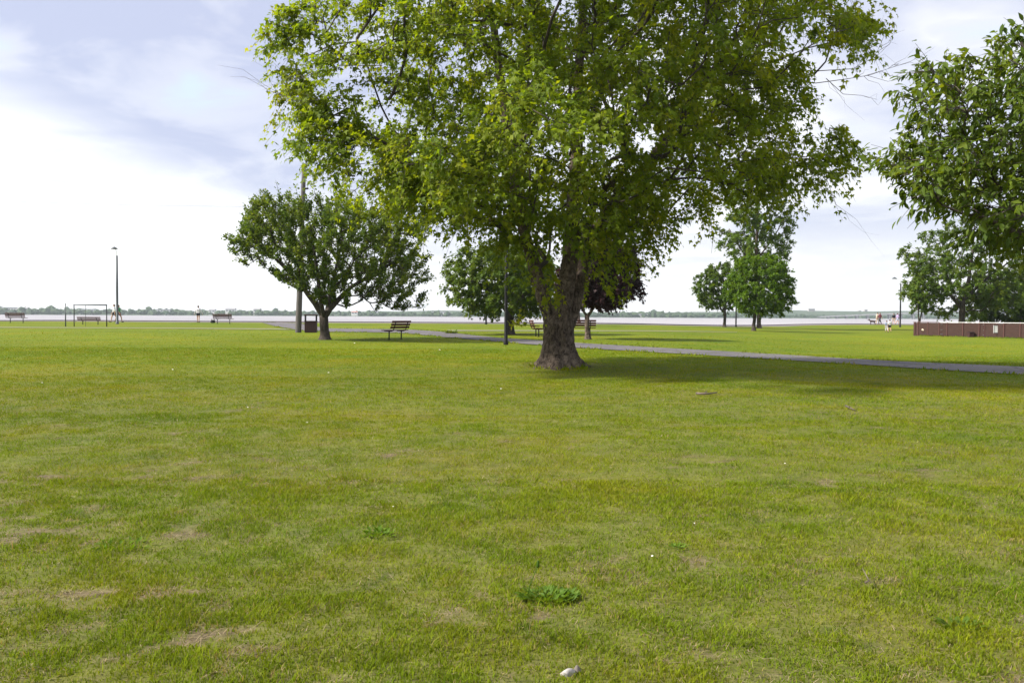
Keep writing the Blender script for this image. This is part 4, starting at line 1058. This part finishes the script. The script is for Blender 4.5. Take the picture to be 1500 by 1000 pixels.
# ------------------------------------------------------------------ small things in the grass
def weed(label, px, py, n, rad, ln, seed, mat='weed', flower=False):
    rs = np.random.RandomState(seed); g = G(px, py); g[2] = float(gheight(g[0], g[1])); t = thing('weed', label, 'weed', tuple(g))
    a = rs.rand(n) * 2 * np.pi; r = rad * np.sqrt(rs.rand(n)) 
    p = np.stack([r * np.cos(a), r * np.sin(a) * .8, .005 + .02 * rs.rand(n)], -1)
    e = .25 + .9 * rs.rand(n); tip = np.stack([np.cos(a) + rs.randn(n) * .5, np.sin(a) + rs.randn(n) * .5, e], -1)
    leaves('leaves', p, tip, np.array([0, 0, 1.0]) + rs.randn(n, 3) * .3, ln * (.5 + .8 * rs.rand(n)), .5 + .2 * rs.randn(n), T_LONG, M[mat], t)
    if flower:
        m = MB(); m.tube([(-.12, -.06, 0), (-.10, -.06, .09), (-.06, -.06, .19)], [.003, .0025, .002], 5); m.caps((-.06, -.06, .19), (-.058, -.06, .215), .009, .006, 8); build('flower_stalk', m, M['weed'], t, True)
weed('bright green broad leaved weed clump in the middle of the foreground grass', 804, 878, 240, .14, .038, 1, flower=True)
weed('dark green weed clump at the lower right of the foreground grass', 1404, 919, 60, .10, .036, 2, 'round')
weed('small dark weed tuft left of the middle in the foreground', 556, 788, 70, .11, .04, 3, 'bright')
weed('low green weed clump at the left edge of the foreground grass', 180, 802, 60, .18, .034, 4, 'bright')
weed('green weed tuft at the right of the foreground, beyond the bright clump', 990, 806, 30, .06, .034, 5)
weed('small weedy bush by the path, left of the near black lamp post', 661, 488.5, 60, .28, .28, 6, 'spread')
def shell():
    rs = np.random.RandomState(4); g = G(833, 986); g[2] = float(gheight(g[0], g[1])) + .004
    t = thing('broken_shell', 'grey white broken shell lying in the grass at the bottom edge', 'shell', tuple(g), .3)
    def valve(r, sq, tilt):
        m = MB(); nu, nv = 18, 6; vs = []; fs = []
        for j in range(nv + 1):
            for i in range(nu):
                a = 2 * math.pi * i / nu; q = j / nv; rr = r * q * (1 + .06 * math.sin(5 * a)); vs.append((rr * math.cos(a) * 1.35, rr * math.sin(a) * sq, .030 * (1 - q * q) + .003 * math.sin(9 * a) * q))
        for j in range(nv):
            for i in range(nu):
                k = (i + 1) % nu; fs.append((j * nu + i, (j + 1) * nu + i, (j + 1) * nu + k, j * nu + k))
        m.add([Matrix.Rotation(tilt, 3, 'X') @ Vector(v) for v in vs], fs); return m
    build('upper_valve', valve(.027, .8, .45), M['shell'], t, True)
    o = build('lower_valve', valve(.018, .8, -.3), M['paletwig'], t, True); o.location = (.040, .004, .0); o.rotation_euler = (0, .3, .5)
shell()
def scraps():
    rs = np.random.RandomState(8); first = None
    for (x, y) in ((62, 562), (253, 542.5), (363, 599), (481, 547), (450, 620.5), (519.5, 503.5), (644, 513.5), (955, 821), (1017, 771), (734, 571), (1150, 681), (576, 743)):
        g = G(x, y); m = MB(); vs = []; fs = []
        for j in range(3):
            for i in range(7):
                a = 2 * math.pi * i / 7; q = (.2, 1, .7)[j]; vs.append((q * math.cos(a) * (1 + .3 * rs.randn()), q * math.sin(a) * (1 + .3 * rs.randn()), (1.0, .6, .1)[j] + .2 * rs.rand()))
        for j in range(2):
            for i in range(7): k = (i + 1) % 7; fs.append((j * 7 + i, (j + 1) * 7 + i, (j + 1) * 7 + k, j * 7 + k))
        fs.append(tuple(range(7))); s = .0009 * g[1] if g[1] > 8 else .007
        m.add(np.array(vs) * s, fs); o = build('litter_scrap', m, M['litter']); o.location = (g[0], g[1], float(gheight(g[0], g[1])) + .015)
        tag(o, 'tiny white scrap of litter lying in the lawn', 'litter', 'white scraps scattered on the lawn')
scraps()
def stick(label, pts, r):
    w = [G(x, y) for x, y in pts]; m = MB(); m.tube([p - w[0] + [0, 0, .035] for p in w], list(np.linspace(r, r * .5, len(w))), 7)
    v = (w[-1] - w[0]); m.tube([(w[1] - w[0]) + [0, 0, .035], (w[1] - w[0]) + v * .25 + [.0, .12, .07]], [r * .6, r * .3], 6)
    o = build('fallen_stick', m, M['stickm'], None, True); o.location = w[0]; tag(o, label, 'stick')
stick('dark fallen stick on the shaded grass right of the big maple', [(1020, 578.5), (1030, 579.5), (1040, 579), (1050, 577.5)], .022)
stick('short fallen twig on the yellowish grass at the right', [(1239, 597.5), (1245, 600.5), (1252, 603.5)], .016)
stick('short dark twig at the lower right of the foreground', [(1268, 862), (1273, 859), (1277, 862)], .006)

# ------------------------------------------------------------------ far shore
WZ = -.8
SH = [(-700, 1150), (-300, 1180), (0, 1200), (300, 1280), (600, 1350), (900, 1450), (1060, 1500), (1200, 1700), (1800, 1750), (2300, 1750)]
def shoreY(px): return float(np.interp(px, [q[0] for q in SH], [q[1] for q in SH]))
def XY(px, extra=0):
    Y = shoreY(px) + extra; return np.array([(px - 750) / F * Y, Y])
def far():
    rs = np.random.RandomState(9)
    # land behind the far waterline
    pxs = np.linspace(-700, 2300, 240); V = []; f = []; rows = ((0, -.6), (10, .6), (60, 1.6), (160, 3), (420, 6), (700, 8), (850, 5))
    for x in pxs:
        for e, z in rows:
            q = XY(x, e); n = fbm(x * .008, e * .004 + 3, 3)
            hill = 0 if e < 400 else (7 * smooth(950, 1250, x) + 3 * smooth(200, 700, x)) * (.6 + .8 * n)
            V.append((q[0], q[1], z * (.7 + .6 * n) + hill + WZ))
    k = len(rows)
    for i in range(len(pxs) - 1):
        for j in range(k - 1): f.append((i * k + j, (i + 1) * k + j, (i + 1) * k + j + 1, i * k + j + 1))
    m = MB(); m.v = V; m.f = f; build('hills', m, M['hill'], None, True)['kind'] = 'structure'
    # the wooded shore: crowns packed too close to tell apart
    ico = [(0, 0, 1)] + [(math.cos(a) * math.cos(e), math.sin(a) * math.cos(e), math.sin(e)) for e in (.75, .15, -.45) for a in np.linspace(0, 2 * math.pi, 9)[:-1]]
    fi = [(0, 1 + i, 1 + (i + 1) % 8) for i in range(8)] + [(1 + 8 * r + i, 9 + 8 * r + i, 9 + 8 * r + (i + 1) % 8, 1 + 8 * r + (i + 1) % 8) for r in range(2) for i in range(8)]
    ico = np.array(ico); m = MB()
    for n in range(2800):
        px = rs.uniform(-650, 2250); e = abs(rs.randn()) * 60 + 8; q = XY(px, e)
        big = fbm(px * .02, 4, 3); s = (1.8 + 1.9 * rs.rand()) * (.6 + .8 * big) * (1 - .25 * smooth(1050, 1300, px))
        if rs.rand() < .05: s *= 1.35
        p = ico * [s * (1.0 + .5 * rs.rand()), s, s * (.8 + .5 * rs.rand())] * (1 + .20 * rs.randn(len(ico), 1)); p = p + [q[0], q[1], s * .55 + 1 + .02 * e + WZ]
        m.add(p, fi)
    tag(build('far_wood', m, M['farwood']), 'hazy wooded far shore across the water', 'woods', None, 'stuff')
    def house(name, label, cat, px, yt, yb, wpx, extra, wall, roof, pitched=True, floors=1, nwin=4, group=None):
        Y = shoreY(px) + extra; s = F / Y; c = P(px, yb, Y); w = wpx / s; h = (yb - yt) / s; dpt = max(8, w * .4); z0 = c[2]
        t = thing(name, label, cat, (c[0], Y, z0), 0, group)
        m = MB(); m.box((0, dpt / 2, h / 2 - 4), (w, dpt, h + 8)); build('wall', m, M[wall], t)
        m = MB(); 
        if pitched:
            r = h * .45; m.add([(-w / 2 - .4, -.5, h), (w / 2 + .4, -.5, h), (w / 2 + .4, dpt + .5, h), (-w / 2 - .4, dpt + .5, h), (-w / 2 + .5, dpt / 2, h + r), (w / 2 - .5, dpt / 2, h + r)], [(0, 1, 5, 4), (2, 3, 4, 5), (1, 2, 5), (3, 0, 4), (3, 2, 1, 0)])
        else: m.box((0, dpt / 2, h + .35), (w + .6, dpt + .6, .7))
        build('roof', m, M[roof], t)
        for k in range(nwin):
            for j in range(floors):
                m = MB(); fw = w / nwin; m.box((-w / 2 + fw * (k + .5), -.05, h * (j + .55) / floors), (fw * .45, .2, h / floors * .35)); build('window', m, M['farpane'], t)
    house('warehouse', 'long pale low building on the far shore at the left edge of the photo', 'building', 7, 450.6, 457, 26, 30, 'farwall', 'farroof', False, 1, 6)
    house('house', 'pale house on the far shore above the leftmost bench', 'building', 33, 451.6, 456, 14, 25, 'farwall', 'farroof', True, 1, 3)
    house('warehouse', 'white low building on the far shore seen through the small goal frame', 'building', 126, 453.2, 457, 22, 20, 'farwall', 'farroof', False, 1, 5)
    house('warehouse', 'white low far shore building between the grey lamp post and the person in pale hoodie', 'building', 237, 453.6, 457.4, 22, 22, 'farwall', 'farroof', False, 1, 5)
    house('house', 'white gabled house on the far shore left of the reddish bench', 'building', 310, 454.0, 457.5, 9, 20, 'farwall', 'farroof', True, 1, 2)
    house('house', 'white house on the far shore directly above the reddish bench', 'building', 337, 452.8, 457.2, 14, 22, 'farwall', 'farroof', True, 1, 3)
    house('house', 'white house on the far shore just right of the reddish bench', 'building', 376, 453.2, 457.5, 10, 22, 'farwall', 'farroof', True, 1, 2)
    house('house', 'red roofed building on the far shore right of the spreading tree trunk', 'building', 519, 457.0, 460, 9, 20, 'farwall', 'redroof', True, 1, 2)
    house('house', 'white building on the far shore above the side turned bench', 'building', 549, 455.6, 458.6, 8, 24, 'farwall', 'farroof', False, 1, 2)
    house('warehouse', 'long white building on the far shore left of the round tree', 'building', 645, 456.4, 460.4, 26, 24, 'farwall', 'farroof', False, 1, 6)
    house('warehouse', 'pale building on the far shore right of the purple tree', 'building', 939, 459.6, 463, 20, 26, 'farwall', 'farroof', False, 1, 5)
    house('tower_block', 'broad hazy tower block on the far hills left of the bridge', 'building', 1189, 452.5, 466, 9, 560, 'fartower', 'fartower', False, 4, 4)
    house('tower_block', 'left and smaller of the twin hazy towers above the bridge', 'building', 1259.5, 455.0, 466, 3, 600, 'fartower', 'fartower', False, 4, 2)
    house('tower_block', 'right and taller of the twin hazy towers above the bridge', 'building', 1268.5, 453.8, 466, 4, 600, 'fartower', 'fartower', False, 4, 2)
    house('tower_block', 'low wide hazy block on the far hills right of the bright round tree', 'building', 1155, 456.5, 467, 20, 540, 'fartower', 'fartower', False, 3, 6)
    # bridge
    t = thing('bridge', 'long hazy road bridge on tall piers crossing the water at the right', 'bridge', (0, 0, 0))
    def dk(px): return float(np.interp(px, [1200, 1240, 1300, 1360, 1410, 1500, 1620, 1800], [463.2, 461.4, 459.0, 456.6, 455.0, 452.6, 451, 450.5]))
    YB = lambda px: float(np.interp(px, [1200, 1800], [1560, 1100]))
    xs = np.linspace(1200, 1800, 40); m = MB()
    m.v = []; 
    for x in xs:
        p = P(x, dk(x), YB(x))
        for (dy, dz) in ((0, 0), (0, -1.9), (12, -1.9), (12, 0)): m.v.append((p[0], p[1] + dy, p[2] + dz))
    for i in range(len(xs) - 1):
        for j in range(4): m.f.append((i * 4 + j, i * 4 + (j + 1) % 4, i * 4 + 4 + (j + 1) % 4, i * 4 + 4 + j))
    build('deck', m, M['bridge'], t)
    for x in (1215, 1228, 1242, 1257, 1273, 1290, 1305, 1321, 1340, 1355, 1378, 1392, 1418, 1445, 1475, 1507, 1540):
        p = P(x, dk(x), YB(x)); m = MB()
        for dy in (2, 10): m.box((p[0], p[1] + dy, (p[2] - 2 + WZ) / 2 - .5), (2.2, 2.0, p[2] - 2 - WZ + 1))
        m.box((p[0], p[1] + 6, p[2] - 2.5), (2.6, 12, 1.1)); build('pier', m, M['bridge'], t)
far()

# ------------------------------------------------------------------ air
def haze():
    m, nt, out = newmat('haze_air'); v = nt.nodes.new('ShaderNodeVolumePrincipled')
    v.inputs['Color'].default_value = (.80, .90, 1.0, 1); v.inputs['Density'].default_value = .00016; v.inputs['Anisotropy'].default_value = .35
    nt.links.new(v.outputs[0], out.inputs['Volume'])
    mb = MB(); mb.box((0, 1250, 38), (5800, 3100, 80)); o = build('haze', mb, m); o['kind'] = 'stuff'; o['label'] = 'thin pale blue haze in the air over the water'
haze()

# ------------------------------------------------------------------ light and sky
SUN_EL = R(41); SA = R(9)                        # sun to the left, a little behind the camera
sd = Vector((-math.cos(SUN_EL) * math.cos(SA), -math.cos(SUN_EL) * math.sin(SA), math.sin(SUN_EL)))
sl = bpy.data.lights.new('sun', 'SUN'); sl.energy = 3.2; sl.angle = R(4.0); sl.color = (1.0, .93, .82)
so = bpy.data.objects.new('sun', sl); COL.objects.link(so); so.rotation_euler = sd.to_track_quat('Z', 'Y').to_euler(); so.location = (0, 0, 60)
W = bpy.data.worlds.new('World'); scene.world = W; W.use_nodes = True
nt = W.node_tree; nt.nodes.clear(); wo = nt.nodes.new('ShaderNodeOutputWorld'); bg = nt.nodes.new('ShaderNodeBackground'); nt.links.new(bg.outputs[0], wo.inputs[0])
bg.inputs[1].default_value = .1
sky = nt.nodes.new('ShaderNodeTexSky'); sky.sky_type = 'NISHITA'; sky.sun_disc = False; sky.sun_elevation = SUN_EL; sky.sun_rotation = math.atan2(sd.x, sd.y)
def mth(op, a, b=None, c=None, clamp=False):
    n = nt.nodes.new('ShaderNodeMath'); n.operation = op; n.use_clamp = clamp
    for i, v in enumerate((a, b, c)):
        if v is None: continue
        if hasattr(v, 'is_linked'): nt.links.new(v, n.inputs[i])
        else: n.inputs[i].default_value = v
    return n.outputs[0]
def sstep(v, a, b):
    n = nt.nodes.new('ShaderNodeMapRange'); n.interpolation_type = 'SMOOTHSTEP'; nt.links.new(v, n.inputs[0]); n.inputs[1].default_value = a; n.inputs[2].default_value = b; return n.outputs[0]
tc = nt.nodes.new('ShaderNodeTexCoord'); nv = nt.nodes.new('ShaderNodeVectorMath'); nv.operation = 'NORMALIZE'; nt.links.new(tc.outputs['Generated'], nv.inputs[0])
sx = nt.nodes.new('ShaderNodeSeparateXYZ'); nt.links.new(nv.outputs[0], sx.inputs[0]); x, y, z = sx.outputs
zc = mth('MAXIMUM', z, 0.0); den = mth('ADD', zc, .16)
cv = nt.nodes.new('ShaderNodeCombineXYZ'); nt.links.new(mth('DIVIDE', x, den), cv.inputs[0]); nt.links.new(mth('DIVIDE', y, den), cv.inputs[1]); nt.links.new(mth('MULTIPLY', zc, 2.0), cv.inputs[2])
n1 = noise(nt, .85, 5, .52, cv.outputs[0], .35); n2 = noise(nt, 2.3, 6, .55, cv.outputs[0], .5)
az = mth('ARCTAN2', x, y)                          # azimuth from straight ahead, right positive
# the grey cloud bank to the left: its lower edge falls towards the right
edge = mth('ADD', .098, mth('MULTIPLY', mth('ADD', az, .22), -.30))
lift = mth('SUBTRACT', z, edge)
bank = sstep(mth('ADD', lift, mth('MULTIPLY', mth('SUBTRACT', n1, .5), .14)), -.03, .075)
bank = mth('MULTIPLY', bank, sstep(az, .10, -.12))
soft = mth('MULTIPLY', sstep(n1, .42, .58), mth('MULTIPLY', mth('MULTIPLY', sstep(z, .03, .12), sstep(az, -.35, .05)), .8))
low = mth('MULTIPLY', sstep(n2, .47, .62), mth('MULTIPLY', sstep(z, .02, .07), .55))
g = mth('MAXIMUM', mth('MAXIMUM', bank, soft), low)
g = mth('MULTIPLY', g, mth('ADD', .70, mth('MULTIPLY', sstep(n2, .62, .40), .4)), None, True)
# clouds brighten towards the sun on the left; unseen fill added overhead and behind
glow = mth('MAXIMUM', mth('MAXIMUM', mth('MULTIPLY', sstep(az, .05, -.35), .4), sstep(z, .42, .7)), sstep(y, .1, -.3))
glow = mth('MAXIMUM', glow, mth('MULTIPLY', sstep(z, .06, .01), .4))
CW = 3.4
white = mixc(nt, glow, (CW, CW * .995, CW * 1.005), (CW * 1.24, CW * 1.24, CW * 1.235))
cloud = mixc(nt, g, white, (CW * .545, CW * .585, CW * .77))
gap = mth('MULTIPLY', sstep(n2, .60, .72), mth('MULTIPLY', sstep(n1, .56, .44), .45))
cloud = mixc(nt, gap, cloud, mixc(nt, .8, sky.outputs[0], (CW * .68, CW * .90, CW * 1.0)))
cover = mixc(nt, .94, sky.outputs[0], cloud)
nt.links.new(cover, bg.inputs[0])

vs = scene.view_settings; vs.view_transform = 'Standard'; vs.look = 'None'; vs.exposure = 1.7; vs.gamma = 1.0
scene.render.engine = 'CYCLES'
cy = scene.cycles; cy.max_bounces = 8; cy.diffuse_bounces = 3; cy.glossy_bounces = 3; cy.transmission_bounces = 6; cy.volume_bounces = 0; cy.transparent_max_bounces = 8
cy.use_denoising = True
